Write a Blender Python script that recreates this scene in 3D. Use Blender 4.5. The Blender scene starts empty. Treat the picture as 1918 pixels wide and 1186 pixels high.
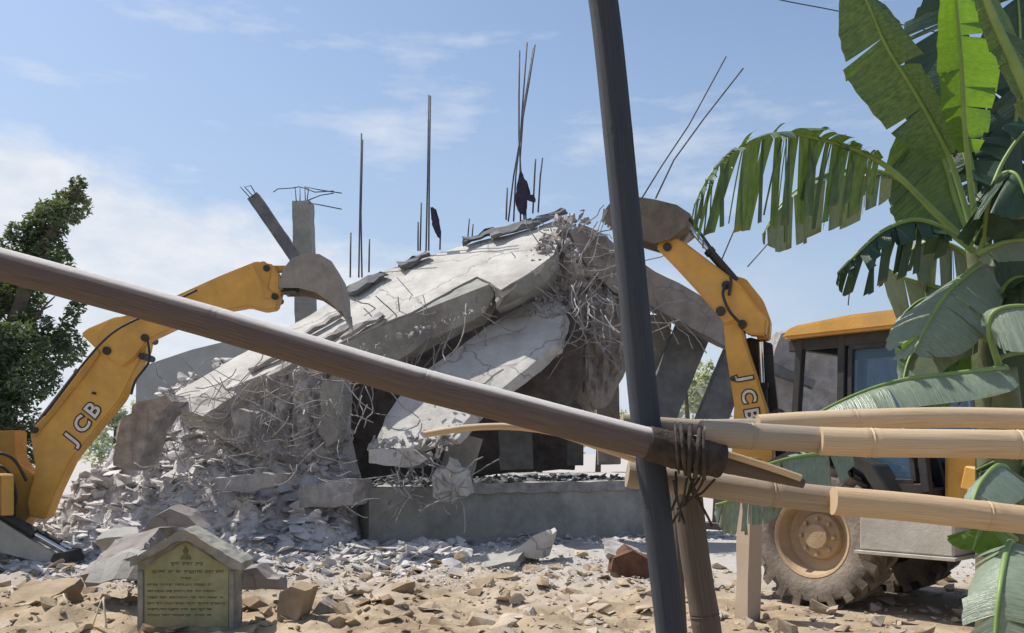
import bpy, bmesh, math, random
from mathutils import Vector, Matrix, noise, Euler
R = math.radians
random.seed(7)
rnd = random.uniform
SC = bpy.context.scene
COL = SC.collection
# ------------------------------------------------------------------ camera, sky, sun, exposure
F, CX, HY, CH = 1705.0, 959.0, 850.0, 1.57
cam = bpy.data.cameras.new('camera'); co = bpy.data.objects.new('camera', cam); COL.objects.link(co)
co.location = (0, 0, CH); co.rotation_euler = (R(90), 0, 0)
cam.sensor_width = 36; cam.lens = 36*F/1918; cam.shift_y = (HY-593)/1918
cam.clip_start = 0.05; cam.clip_end = 5000
SC.camera = co
SUN = Vector((-0.47, 0.22, 0.855)).normalized()
sl = bpy.data.lights.new('sun', 'SUN'); sl.energy = 5.0; sl.angle = R(0.5); sl.color = (1, .95, .87)
so = bpy.data.objects.new('sun', sl); COL.objects.link(so); so.location = (0, 0, 30)
so.rotation_euler = (-SUN).to_track_quat('-Z', 'Y').to_euler()
w = bpy.data.worlds.new('World'); SC.world = w; w.use_nodes = True
def world():
    nt = w.node_tree; N = nt.nodes; L = nt.links; N.clear()
    def nd(t, **k):
        n = N.new(t)
        for a, b in k.items(): setattr(n, a, b)
        return n
    def mth(op, a, b=None, c=None, clamp=False):
        n = nd('ShaderNodeMath', operation=op); n.use_clamp = clamp
        for i, x in enumerate((a, b, c)):
            if x is None: continue
            if isinstance(x, (int, float)): n.inputs[i].default_value = x
            else: L.new(x, n.inputs[i])
        return n.outputs[0]
    sky = nd('ShaderNodeTexSky', sky_type='NISHITA'); sky.sun_disc = False
    sky.sun_elevation = math.asin(SUN.z); sky.sun_rotation = math.atan2(SUN.x, SUN.y)
    sky.air_density = 1.0; sky.dust_density = 1.2; sky.ozone_density = 0.8
    bg = nd('ShaderNodeBackground'); bg.inputs[1].default_value = 0.14
    L.new(sky.outputs[0], bg.inputs[0])
    tc = nd('ShaderNodeTexCoord'); sx = nd('ShaderNodeSeparateXYZ'); L.new(tc.outputs['Generated'], sx.inputs[0])
    x, y, z = sx.outputs
    az = mth('ARCTAN2', x, y)
    hor = mth('SQRT', mth('ADD', mth('MULTIPLY', x, x), mth('MULTIPLY', y, y)))
    el = mth('DIVIDE', z, mth('MAXIMUM', hor, 0.01))
    def ns(sc, sz, det, rough=.55, off=0):
        cb = nd('ShaderNodeCombineXYZ'); L.new(mth('ADD', az, off), cb.inputs[0]); L.new(mth('MULTIPLY', el, sz), cb.inputs[1])
        n = nd('ShaderNodeTexNoise'); n.inputs['Scale'].default_value = sc; n.inputs['Detail'].default_value = det; n.inputs['Roughness'].default_value = rough
        L.new(cb.outputs[0], n.inputs['Vector']); return n.outputs[0]
    n1 = ns(5, 1.6, 6); n2 = ns(4, 3.2, 7, .6, 3.7); n3 = ns(18, 2.0, 4, .6, 1.1)
    # bank of cloud that climbs towards the left
    top = mth('ADD', mth('MULTIPLY', az, -0.25), 0.19)
    top = mth('MINIMUM', mth('MAXIMUM', top, 0.22), 0.37)
    d = mth('ADD', mth('SUBTRACT', top, el), mth('MULTIPLY', mth('SUBTRACT', n1, .5), 0.12))
    d = mth('ADD', d, mth('MULTIPLY', mth('SUBTRACT', n3, .5), 0.04))
    side = mth('MULTIPLY_ADD', az, -2.6, 0.95, clamp=True)
    bank = mth('MULTIPLY', mth('MULTIPLY_ADD', d, 22, .2, clamp=True), side)
    wisp = mth('MULTIPLY', mth('MULTIPLY_ADD', n2, 6.0, -3.3, clamp=True), 0.6)
    mask = mth('MAXIMUM', bank, wisp)
    low = mth('MULTIPLY_ADD', el, -1.9, .90, clamp=True)      # milky air towards the horizon
    hz_ = nd('ShaderNodeBackground'); hz_.inputs[1].default_value = 1.0; hz_.inputs[0].default_value = (.40, .49, .64, 1)
    m0 = nd('ShaderNodeMixShader'); L.new(mth('MULTIPLY', low, .95), m0.inputs[0]); L.new(bg.outputs[0], m0.inputs[1]); L.new(hz_.outputs[0], m0.inputs[2])
    cl = nd('ShaderNodeBackground'); cl.inputs[1].default_value = .90
    cr = nd('ShaderNodeMix', data_type='RGBA'); cr.clamp_factor = True; L.new(mth('MULTIPLY_ADD', n3, 2.2, -.6, clamp=True), cr.inputs[0])
    cr.inputs[6].default_value = (.68, .75, .86, 1); cr.inputs[7].default_value = (.88, .90, .94, 1)
    L.new(cr.outputs[2], cl.inputs[0])
    mx = nd('ShaderNodeMixShader'); L.new(mth('MULTIPLY', mask, .94), mx.inputs[0]); L.new(m0.outputs[0], mx.inputs[1]); L.new(cl.outputs[0], mx.inputs[2])
    o = nd('ShaderNodeOutputWorld'); L.new(mx.outputs[0], o.inputs[0])
world()
SC.view_settings.view_transform = 'Standard'; SC.view_settings.look = 'None'
SC.view_settings.exposure = 0.15; SC.view_settings.gamma = 1.0
SC.render.engine = 'CYCLES'
SC.cycles.max_bounces = 8; SC.cycles.transparent_max_bounces = 8

# ------------------------------------------------------------------ materials
def mat(name, c1, c2=None, scale=4, rough=.85, bump=.0, bscale=None, metal=0, detail=6, c3=None, stretch=None, spec=.4, ramp=(.35, .65), trans=0, coat=0, coords='Object', dust_or_sunlit=None, dk=(.9, .05, 1)):
    m = bpy.data.materials.new(name); m.use_nodes = True; nt = m.node_tree; N = nt.nodes; L = nt.links
    b = N['Principled BSDF']; b.inputs['Roughness'].default_value = rough; b.inputs['Metallic'].default_value = metal
    b.inputs['Specular IOR Level'].default_value = spec
    if coat: b.inputs['Coat Weight'].default_value = coat; b.inputs['Coat Roughness'].default_value = .3
    tc = N.new('ShaderNodeTexCoord'); src = tc.outputs[coords]
    if stretch:
        mp = N.new('ShaderNodeMapping'); mp.inputs['Scale'].default_value = stretch; L.new(src, mp.inputs[0]); src = mp.outputs[0]
    col = None
    if c2:
        n = N.new('ShaderNodeTexNoise'); n.inputs['Scale'].default_value = scale; n.inputs['Detail'].default_value = detail; n.inputs['Roughness'].default_value = .62
        L.new(src, n.inputs['Vector'])
        r = N.new('ShaderNodeValToRGB'); L.new(n.outputs[0], r.inputs[0])
        r.color_ramp.elements[0].position = ramp[0]; r.color_ramp.elements[1].position = ramp[1]
        r.color_ramp.elements[0].color = (*c1, 1); r.color_ramp.elements[1].color = (*c2, 1)
        col = r.outputs[0]
        if c3:
            n2 = N.new('ShaderNodeTexNoise'); n2.inputs['Scale'].default_value = scale*.3; n2.inputs['Detail'].default_value = 8; n2.inputs['Roughness'].default_value = .7
            L.new(src, n2.inputs['Vector'])
            r2 = N.new('ShaderNodeValToRGB'); L.new(n2.outputs[0], r2.inputs[0]); r2.color_ramp.elements[0].position = .5; r2.color_ramp.elements[1].position = .68
            mx = N.new('ShaderNodeMix'); mx.data_type = 'RGBA'; L.new(r2.outputs[0], mx.inputs[0]); L.new(col, mx.inputs[6]); mx.inputs[7].default_value = (*c3, 1)
            col = mx.outputs[2]
        if dust_or_sunlit:     # dust tint on faces that look up; weathered bamboo also gets its sunlit top painted
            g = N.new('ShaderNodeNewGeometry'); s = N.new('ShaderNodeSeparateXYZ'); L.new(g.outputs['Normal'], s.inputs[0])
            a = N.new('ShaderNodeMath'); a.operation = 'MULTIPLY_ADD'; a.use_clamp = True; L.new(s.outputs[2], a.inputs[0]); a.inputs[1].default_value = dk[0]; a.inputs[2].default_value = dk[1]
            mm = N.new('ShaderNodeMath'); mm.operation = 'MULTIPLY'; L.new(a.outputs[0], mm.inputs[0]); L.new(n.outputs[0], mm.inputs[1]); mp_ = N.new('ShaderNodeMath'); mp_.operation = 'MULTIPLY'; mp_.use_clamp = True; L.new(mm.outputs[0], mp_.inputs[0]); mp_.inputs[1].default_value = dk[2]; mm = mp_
            mx = N.new('ShaderNodeMix'); mx.data_type = 'RGBA'; L.new(mm.outputs[0], mx.inputs[0]); L.new(col, mx.inputs[6]); mx.inputs[7].default_value = (*dust_or_sunlit, 1)
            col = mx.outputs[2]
        L.new(col, b.inputs['Base Color'])
    else:
        b.inputs['Base Color'].default_value = (*c1, 1)
    if bump:
        nb = N.new('ShaderNodeTexNoise'); nb.inputs['Scale'].default_value = bscale or scale*4; nb.inputs['Detail'].default_value = 8; nb.inputs['Roughness'].default_value = .65
        L.new(src, nb.inputs['Vector'])
        bp = N.new('ShaderNodeBump'); bp.inputs['Strength'].default_value = bump; bp.inputs['Distance'].default_value = .03
        L.new(nb.outputs[0], bp.inputs['Height']); L.new(bp.outputs[0], b.inputs['Normal'])
    if trans:
        tr = N.new('ShaderNodeBsdfTranslucent')
        hs = N.new('ShaderNodeMix'); hs.data_type = 'RGBA'; hs.blend_type = 'MULTIPLY'; hs.inputs[0].default_value = 1
        if col: L.new(col, hs.inputs[6])
        else: hs.inputs[6].default_value = (*c1, 1)
        hs.inputs[7].default_value = (2.3, 2.0, .6, 1)
        L.new(hs.outputs[2], tr.inputs[0])
        ms = N.new('ShaderNodeMixShader'); ms.inputs[0].default_value = trans
        L.new(b.outputs[0], ms.inputs[1]); L.new(tr.outputs[0], ms.inputs[2]); L.new(ms.outputs[0], N['Material Output'].inputs[0])
    return m
M = {}
M['concrete'] = mat('pale_concrete', (.42, .405, .38), (.54, .525, .49), 2.2, .92, .45, 16, c3=(.38, .36, .33))
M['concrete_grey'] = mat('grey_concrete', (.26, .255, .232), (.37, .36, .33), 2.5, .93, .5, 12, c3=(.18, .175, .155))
M['concrete_raw'] = mat('broken_concrete', (.22, .205, .195), (.42, .40, .385), 5, .96, .9, 9, c3=(.30, .27, .25))
M['concrete_brown'] = mat('earthy_concrete', (.19, .168, .152), (.31, .28, .258), 3, .95, .8, 10, c3=(.22, .185, .165))
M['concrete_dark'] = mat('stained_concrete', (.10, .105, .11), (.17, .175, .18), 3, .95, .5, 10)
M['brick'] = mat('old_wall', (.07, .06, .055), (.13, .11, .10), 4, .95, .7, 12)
M['rubble'] = mat('rubble_dust', (.34, .32, .315), (.62, .60, .59), 2.6, .97, 1.0, 7, c3=(.48, .45, .43))
M['chips'] = mat('rubble_pieces', (.38, .36, .35), (.64, .62, .605), .9, .96, .6, 14, c3=(.45, .41, .38))
M['clods'] = mat('earth_clods', (.20, .14, .085), (.44, .35, .24), 1.1, .97, .6, 16, c3=(.48, .42, .36))
M['redearth'] = mat('red_brick_clod', (.085, .042, .026), (.15, .078, .05), 6, .97, .7, 16)
M['steel'] = mat('dusty_rebar', (.20, .185, .18), (.36, .345, .335), 8, .8, .2, 60)
M['steel_dark'] = mat('dark_rebar', (.08, .09, .11), (.13, .14, .16), 8, .7, .2, 60, metal=.3)
M['yellow'] = mat('machine_yellow', (.55, .29, .05), (.70, .38, .065), 2.6, .5, .12, 30, c3=(.46, .27, .085), spec=.5, dust_or_sunlit=(.55, .42, .22))
M['yellow_dusty'] = mat('dusty_yellow', (.45, .25, .07), (.60, .33, .06), 3.0, .7, .12, 30, c3=(.38, .26, .13))
M['black'] = mat('black_metal', (.018, .018, .02), (.05, .045, .04), 3, .6, .1, 20)
M['rubber'] = mat('dusty_rubber', (.12, .10, .085), (.31, .26, .205), 3.5, .95, .5, 25, c3=(.26, .21, .16))
M['rim'] = mat('dusty_rim', (.36, .25, .15), (.46, .34, .215), 4, .85, .3, 30)
M['bucket'] = mat('worn_steel', (.23, .21, .19), (.34, .315, .285), 5, .7, .4, 25, metal=.1, c3=(.27, .225, .18), dust_or_sunlit=(.42, .38, .33))
M['bucket_dark'] = mat('earthy_steel', (.11, .095, .08), (.19, .165, .14), 5, .8, .5, 25, c3=(.15, .115, .085))
M['chrome'] = mat('chrome_rod', (.7, .7, .7), rough=.2, metal=1)
M['white'] = mat('white_letters', (.58, .53, .45), (.74, .70, .64), 6, .6)
M['grime'] = mat('grey_panel', (.36, .33, .28), (.48, .44, .38), 3, .8, .2, 20)
M['bamboo_old'] = mat('weathered_bamboo', (.085, .062, .054), (.16, .122, .105), 9, .85, .35, 30, coords='UV', stretch=(7, .9, 1), c3=(.13, .10, .09), dust_or_sunlit=(.60, .56, .53), dk=(5, -2.6, 2.3))  # dusty whitish top, its sunlit band painted in with a sharp edge
M['bamboo_new'] = mat('fresh_bamboo', (.36, .25, .14), (.60, .46, .30), 7, .6, .25, 30, coords='UV', stretch=(8, .9, 1), c3=(.46, .33, .20), ramp=(.25, .6))
M['bamboo_mid'] = mat('greyed_bamboo', (.28, .225, .165), (.40, .33, .245), 8, .7, .3, 30, coords='UV', stretch=(8, .6, 1), c3=(.26, .2, .15))
M['post'] = mat('slate_grey_post', (.030, .038, .052), (.058, .068, .085), 7, .75, .5, 26, coords='UV', stretch=(8, .6, 1), c3=(.045, .052, .065))
M['post_brown'] = mat('brown_post', (.10, .075, .06), (.17, .135, .11), 7, .85, .5, 26, coords='UV', stretch=(8, .6, 1))
M['post_pale'] = mat('pale_timber_post', (.33, .25, .18), (.46, .37, .28), 7, .9, .5, 26, coords='UV', stretch=(8, .6, 1))
M['rope'] = mat('dark_binding', (.035, .027, .023), (.085, .065, .055), 20, .95, .6, 60)
M['straw'] = mat('dry_straw', (.60, .50, .33), (.70, .60, .42), 9, .9)
M['cloth'] = mat('dark_cloth', (.02, .022, .05), (.05, .04, .07), 9, .9)
M['leaf'] = mat('banana_leaf', (.026, .065, .026), (.085, .155, .062), 3, .38, .15, 8, spec=.6, trans=.17, coords='UV', stretch=(1.5, 14, 1), ramp=(.3, .7))
M['leaf_pale'] = mat('pale_sheen_banana_leaf', (.15, .20, .145), (.22, .275, .20), 3, .36, .15, 8, spec=.6, trans=.07, coords='UV', stretch=(1.5, 14, 1))  # dusty pale colour with the sky's sheen on leaf tops painted in
M['leaf_lime'] = mat('backlit_banana_leaf', (.075, .17, .022), (.11, .22, .035), 3, .4, .15, 8, spec=.5, trans=.38, coords='UV', stretch=(1.5, 14, 1))  # lime base colour paints in the sun shining through
M['leaf_dark'] = mat('dark_banana_leaf', (.018, .050, .026), (.030, .072, .034), 3, .4, .15, 8, spec=.5, trans=.05, coords='UV', stretch=(1.5, 14, 1))
M['midrib'] = mat('leaf_midrib', (.16, .25, .07), (.22, .32, .10), 5, .5)
M['stem'] = mat('banana_stem', (.07, .10, .045), (.16, .17, .085), 4, .6, .3, 10, c3=(.12, .085, .05))
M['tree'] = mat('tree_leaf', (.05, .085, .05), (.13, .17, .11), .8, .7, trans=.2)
M['tree_far'] = mat('hazed_far_leaf', (.36, .42, .38), (.46, .50, .46), .8, .8, trans=.2)  # distance haze painted in as a pale leaf colour
M['bark'] = mat('bark', (.08, .065, .05), (.14, .12, .09), 6, .95, .6)
M['wire'] = mat('wire', (.03, .03, .03), rough=.7)
M['plaque'] = mat('stained_plaque_face', (.20, .205, .095), (.34, .335, .20), 3.5, .85, .25, 30, c3=(.27, .215, .13))
M['plaque_edge'] = mat('plaque_stone', (.17, .17, .145), (.33, .325, .285), 5, .9, .5, 20, c3=(.24, .20, .15))
M['ink'] = mat('faded_green_paint', (.085, .095, .04), (.16, .165, .08), 12, .9)
M['shed'] = mat('plain_render', (.29, .295, .285), (.36, .365, .35), 1.5, .9, .15, 10)
def glass():
    m = bpy.data.materials.new('cab_glass'); m.use_nodes = True; N = m.node_tree.nodes; L = m.node_tree.links
    b = N['Principled BSDF']; b.inputs['Base Color'].default_value = (.10, .18, .26, 1); b.inputs['Roughness'].default_value = .08
    t = N.new('ShaderNodeBsdfTransparent'); t.inputs[0].default_value = (.62, .74, .86, 1)
    x = N.new('ShaderNodeMixShader'); x.inputs[0].default_value = .42
    L.new(t.outputs[0], x.inputs[1]); L.new(b.outputs[0], x.inputs[2]); L.new(x.outputs[0], N['Material Output'].inputs[0]); return m
M['glass'] = glass()
def vein(m):
    N = m.node_tree.nodes; L = m.node_tree.links; b = N['Principled BSDF']
    tc = N.new('ShaderNodeTexCoord'); sp = N.new('ShaderNodeSeparateXYZ'); L.new(tc.outputs['UV'], sp.inputs[0])
    mp = N.new('ShaderNodeMapping'); mp.inputs['Scale'].default_value = (.8, 90, 1); L.new(tc.outputs['UV'], mp.inputs[0])
    n = N.new('ShaderNodeTexNoise'); n.inputs['Scale'].default_value = 1.4; n.inputs['Detail'].default_value = 4; L.new(mp.outputs[0], n.inputs['Vector'])
    bp = N.new('ShaderNodeBump'); bp.inputs['Strength'].default_value = .45; bp.inputs['Distance'].default_value = .012; L.new(n.outputs[0], bp.inputs['Height']); L.new(bp.outputs[0], b.inputs['Normal'])
    n2 = N.new('ShaderNodeTexNoise'); n2.inputs['Scale'].default_value = 9; n2.inputs['Detail'].default_value = 5; L.new(tc.outputs['Object'], n2.inputs['Vector'])
    a = N.new('ShaderNodeMath'); a.operation = 'MULTIPLY_ADD'; L.new(n2.outputs[0], a.inputs[0]); a.inputs[1].default_value = .5; L.new(sp.outputs[0], a.inputs[2])
    mr = N.new('ShaderNodeMapRange'); L.new(a.outputs[0], mr.inputs[0]); mr.inputs[1].default_value = 1.22; mr.inputs[2].default_value = 1.32
    old = b.inputs['Base Color'].links[0].from_socket
    mx = N.new('ShaderNodeMix'); mx.data_type = 'RGBA'; L.new(mr.outputs[0], mx.inputs[0]); L.new(old, mx.inputs[6]); mx.inputs[7].default_value = (.16, .115, .05, 1); L.new(mx.outputs[2], b.inputs['Base Color'])
for k in ('leaf', 'leaf_pale', 'leaf_lime', 'leaf_dark'): vein(M[k])
def crack(m, sc=.9, dark=(.10, .095, .09)):      # hairline cracks and rusty, earthy stains in the concrete itself
    N = m.node_tree.nodes; L = m.node_tree.links; b = N['Principled BSDF']; tc = N.new('ShaderNodeTexCoord')
    n = N.new('ShaderNodeTexNoise'); n.inputs['Scale'].default_value = 3; n.inputs['Detail'].default_value = 6; L.new(tc.outputs['Object'], n.inputs['Vector'])
    va = N.new('ShaderNodeVectorMath'); va.operation = 'MULTIPLY_ADD'; L.new(n.outputs['Color'], va.inputs[0]); va.inputs[1].default_value = (.5, .5, .5); L.new(tc.outputs['Object'], va.inputs[2])
    v = N.new('ShaderNodeTexVoronoi'); v.feature = 'DISTANCE_TO_EDGE'; v.inputs['Scale'].default_value = sc; L.new(va.outputs[0], v.inputs['Vector'])
    r = N.new('ShaderNodeMapRange'); L.new(v.outputs['Distance'], r.inputs[0]); r.inputs[1].default_value = .004; r.inputs[2].default_value = .016; r.inputs[3].default_value = .5; r.inputs[4].default_value = 0
    old = b.inputs['Base Color'].links[0].from_socket
    mx = N.new('ShaderNodeMix'); mx.data_type = 'RGBA'; L.new(r.outputs[0], mx.inputs[0]); L.new(old, mx.inputs[6]); mx.inputs[7].default_value = (*dark, 1)
    n3 = N.new('ShaderNodeTexNoise'); n3.inputs['Scale'].default_value = 1.3; n3.inputs['Detail'].default_value = 9; n3.inputs['Roughness'].default_value = .72; L.new(tc.outputs['Object'], n3.inputs['Vector'])
    r3 = N.new('ShaderNodeMapRange'); L.new(n3.outputs[0], r3.inputs[0]); r3.inputs[1].default_value = .52; r3.inputs[2].default_value = .72; r3.inputs[4].default_value = .55
    m2 = N.new('ShaderNodeMix'); m2.data_type = 'RGBA'; L.new(r3.outputs[0], m2.inputs[0]); L.new(mx.outputs[2], m2.inputs[6]); m2.inputs[7].default_value = (.27, .235, .195, 1)
    n4 = N.new('ShaderNodeTexNoise'); n4.inputs['Scale'].default_value = 38; n4.inputs['Detail'].default_value = 2; L.new(tc.outputs['Object'], n4.inputs['Vector'])
    r4 = N.new('ShaderNodeMapRange'); L.new(n4.outputs[0], r4.inputs[0]); r4.inputs[1].default_value = .62; r4.inputs[2].default_value = .70; r4.inputs[4].default_value = .5
    m3 = N.new('ShaderNodeMix'); m3.data_type = 'RGBA'; L.new(r4.outputs[0], m3.inputs[0]); L.new(m2.outputs[2], m3.inputs[6]); m3.inputs[7].default_value = (.17, .16, .15, 1)
    L.new(m3.outputs[2], b.inputs['Base Color'])
crack(M['concrete'], .55); crack(M['concrete_grey'], .01); crack(M['concrete_brown'], .8)
def ground_mat():
    m = mat('sandy_earth', (.22, .16, .10), (.43, .335, .225), 2.6, .97, 1.0, 9, c3=(.37, .30, .22), coords='Object')
    N = m.node_tree.nodes; L = m.node_tree.links; b = N['Principled BSDF']
    old = b.inputs['Base Color'].links[0].from_socket
    g = N.new('ShaderNodeNewGeometry'); s = N.new('ShaderNodeSeparateXYZ'); L.new(g.outputs['Position'], s.inputs[0])
    n = N.new('ShaderNodeTexNoise'); n.inputs['Scale'].default_value = .8; n.inputs['Detail'].default_value = 7; L.new(g.outputs['Position'], n.inputs['Vector'])
    a = N.new('ShaderNodeMath'); a.operation = 'MULTIPLY_ADD'; L.new(n.outputs[0], a.inputs[0]); a.inputs[1].default_value = 5; L.new(s.outputs[1], a.inputs[2])
    mr = N.new('ShaderNodeMapRange'); L.new(a.outputs[0], mr.inputs[0]); mr.inputs[1].default_value = 11.6; mr.inputs[2].default_value = 14.8
    mx = N.new('ShaderNodeMix'); mx.data_type = 'RGBA'; L.new(mr.outputs[0], mx.inputs[0]); L.new(old, mx.inputs[6]); mx.inputs[7].default_value = (.40, .375, .345, 1)
    L.new(mx.outputs[2], b.inputs['Base Color'])
    return m
M['ground'] = ground_mat()

# ------------------------------------------------------------------ helpers
def at(u, v, d): return Vector(((u-CX)/F*d, d, CH-(v-HY)/F*d))
class Plane:      # a vertical working plane through a point; pixel outlines of flat-sided machinery land on it at true size
    def __init__(s, p, n): s.p = Vector(p); s.n = Vector(n).normalized()
    def __call__(s, u, v, off=0):
        r = Vector(((u-CX)/F, 1, (HY-v)/F)); o = Vector((0, 0, CH))
        t = (s.p-o).dot(s.n)/r.dot(s.n); return o+r*t+s.n*off
class MB:
    def __init__(s, T=None): s.v = []; s.f = []; s.uv = {}; s.T = T or Matrix.Identity(4)
    def add(s, vs, fs):
        k = len(s.v); s.v += [s.T @ Vector(p) for p in vs]; s.f += [tuple(i+k for i in f) for f in fs]; return k
    def box(s, c, size, rot=None):
        x, y, z = size[0]/2, size[1]/2, size[2]/2; b = min(x, y, z)*.18
        pts = []
        bm = bmesh.new(); bmesh.ops.create_cube(bm, size=2)
        for q in bm.verts: q.co = Vector((q.co.x*x, q.co.y*y, q.co.z*z))
        bmesh.ops.bevel(bm, geom=bm.edges[:], offset=min(b, .02), segments=1, affect='EDGES')
        m = Matrix.Translation(c) @ (rot.to_4x4() if rot is not None else Matrix.Identity(4))
        bm.verts.ensure_lookup_table()
        s.add([m @ q.co for q in bm.verts], [[q.index for q in f.verts] for f in bm.faces]); bm.free()
    def bar(s, a, b, wd, ht, up=(0, 0, 1)):
        a, b = Vector(a), Vector(b); x = (b-a); L = x.length; x.normalize(); u = Vector(up)
        y = u.cross(x)
        if y.length < .05: y = Vector((0, 1, 0)).cross(x)
        y.normalize(); z = x.cross(y)
        s.box((a+b)/2, (L, wd, ht), Matrix((x, y, z)).transposed())
    def prism(s, pts, vec, bev=0):
        n = len(pts); vec = Vector(vec); P = [Vector(p) for p in pts]
        bm = bmesh.new(); vs = [bm.verts.new(p) for p in P]; f = bm.faces.new(vs)
        r = bmesh.ops.extrude_face_region(bm, geom=[f]); nv = [g for g in r['geom'] if isinstance(g, bmesh.types.BMVert)]
        for q in nv: q.co += vec
        bmesh.ops.recalc_face_normals(bm, faces=bm.faces[:])
        if bev: bmesh.ops.bevel(bm, geom=bm.edges[:], offset=bev, segments=2, affect='EDGES')
        bmesh.ops.triangulate(bm, faces=[f for f in bm.faces if len(f.verts) > 4])
        bm.verts.index_update()
        s.add([q.co for q in bm.verts], [[q.index for q in f.verts] for f in bm.faces]); bm.free()
    def tube(s, pts, rad, n=8, cap=True, uvs=False):
        P = [Vector(p) for p in pts]; rad = rad if hasattr(rad, '__len__') else [rad]*len(P)
        t0 = (P[1]-P[0]).normalized(); ref = Vector((0, 0, 1)) if abs(t0.z) < .9 else Vector((0, 1, 0))
        x = ref.cross(t0).normalized(); vs = []; fs = []; ln = 0; kk = len(s.v)
        for i, p in enumerate(P):
            t = (P[min(i+1, len(P)-1)]-P[max(i-1, 0)]).normalized()
            x = (x-t*x.dot(t)); x = x.normalized() if x.length > 1e-6 else t.orthogonal().normalized(); y = t.cross(x)
            if i: ln += (p-P[i-1]).length
            for j in range(n):
                a = 2*math.pi*j/n; vs.append(p+(x*math.cos(a)+y*math.sin(a))*rad[i])
                if uvs: s.uv[kk+len(vs)-1] = (abs(j-n/2)/n*2, ln)
        for i in range(len(P)-1):
            for j in range(n): fs.append((i*n+j, i*n+(j+1) % n, (i+1)*n+(j+1) % n, (i+1)*n+j))
        if cap: fs.append(tuple(reversed(range(n)))); fs.append(tuple(range((len(P)-1)*n, len(P)*n)))
        s.add(vs, fs)
    def lathe(s, prof, c, axis, n=40, caps=(1, 1)):      # prof: (radius, along)
        c = Vector(c); ax = Vector(axis).normalized(); x = ax.orthogonal().normalized(); y = ax.cross(x); vs = []; fs = []
        for r, h in prof:
            for j in range(n):
                a = 2*math.pi*j/n; vs.append(c+ax*h+(x*math.cos(a)+y*math.sin(a))*r)
        for i in range(len(prof)-1):
            for j in range(n): fs.append((i*n+j, i*n+(j+1) % n, (i+1)*n+(j+1) % n, (i+1)*n+j))
        if caps[0]: fs.append(tuple(reversed(range(n))))
        if caps[1]: fs.append(tuple(range((len(prof)-1)*n, len(prof)*n)))
        s.add(vs, fs)
WM = {}
def tag(o, label=None, cat=None, group=None, kind=None):
    if label: o['label'] = label
    if cat: o['category'] = cat
    if group: o['group'] = group
    if kind: o['kind'] = kind
    return o
def thing(name, label, cat, loc=(0, 0, 0), rotz=0, group=None):
    o = bpy.data.objects.new(name, None); COL.objects.link(o); o.empty_display_size = .2
    o.location = loc; o.rotation_euler = (0, 0, rotz); WM[o] = Matrix.Translation(loc) @ Matrix.Rotation(rotz, 4, 'Z')
    return tag(o, label, cat, group)
def link(name, me, V, m, parent, smooth):
    """V: world-space vertices of me; the object's origin goes to its own base"""
    lo = Vector((min(v.x for v in V), min(v.y for v in V), min(v.z for v in V))); hi = Vector((max(v.x for v in V), max(v.y for v in V), max(v.z for v in V)))
    c = (lo+hi)/2
    if parent is None: c.z = lo.z
    inv = WM[parent].inverted() if parent is not None else Matrix.Identity(4)
    l = inv @ c
    me.vertices.foreach_set('co', [x for v in V for x in ((inv @ v)-l)])
    o = bpy.data.objects.new(name, me); COL.objects.link(o); o.location = l; o.parent = parent
    WM[o] = (WM[parent] if parent is not None else Matrix.Identity(4)) @ Matrix.Translation(l)
    if m: me.materials.append(M[m] if isinstance(m, str) else m)
    if smooth: me.polygons.foreach_set('use_smooth', [True]*len(me.polygons))
    me.update(); return o
def obj(name, mb, m, parent=None, smooth=False, label=None, cat=None, group=None, kind=None, sharp=None):
    me = bpy.data.meshes.new(name); me.from_pydata([tuple(v) for v in mb.v], [], mb.f)
    if mb.uv:
        ul = me.uv_layers.new(name='UVMap')
        for lp in me.loops: ul.data[lp.index].uv = mb.uv.get(lp.vertex_index, (0, 0))
    o = link(name, me, mb.v, m, parent, smooth)
    if smooth and sharp: me.set_sharp_from_angle(angle=R(sharp))
    return tag(o, label, cat, group, kind)
def copy_tree(o, parent=None):
    c = o.copy(); COL.objects.link(c); c.parent = parent
    for ch in [k for k in bpy.data.objects if k.parent == o]: copy_tree(ch, c)
    return c
def fbm(x, y, z=0, o=4): return noise.fractal(Vector((x, y, z)), 1.0, 2.0, o)
def sstep(a, b, x):
    t = max(0, min(1, (x-a)/(b-a))); return t*t*(3-2*t)
# angular broken pieces
HULLS = []
for k in range(36):
    bm = bmesh.new(); flat = (k % 3 == 0)
    for i in range(random.choice((7, 9, 11, 13))):
        p = Vector((rnd(-1, 1), rnd(-1, 1), rnd(-1, 1)*(.35 if flat else .8)))
        if p.length > 1: p *= rnd(.85, 1)/p.length
        bm.verts.new(p)
    r = bmesh.ops.convex_hull(bm, input=bm.verts[:]); bmesh.ops.delete(bm, geom=[g for g in r['geom_interior'] if isinstance(g, bmesh.types.BMVert)], context='VERTS')
    bm.verts.index_update(); HULLS.append(([v.co.copy() for v in bm.verts], [[v.index for v in f.verts] for f in bm.faces])); bm.free()
def piece(mb, c, s, flat=1, rot=None):
    vs, fs = random.choice(HULLS); rt = rot or Euler((rnd(0, 6), rnd(0, 6), rnd(0, 6))).to_matrix()
    if flat != 1: rt = Euler((rnd(-.5, .5), rnd(-.5, .5), rnd(0, 6))).to_matrix()
    sc = Vector((s*rnd(.7, 1.3), s*rnd(.6, 1.1), s*rnd(.6, 1)*flat)); c = Vector(c)
    mb.add([c+rt @ Vector((p.x*sc.x, p.y*sc.y, p.z*sc.z)) for p in vs], fs)
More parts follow.
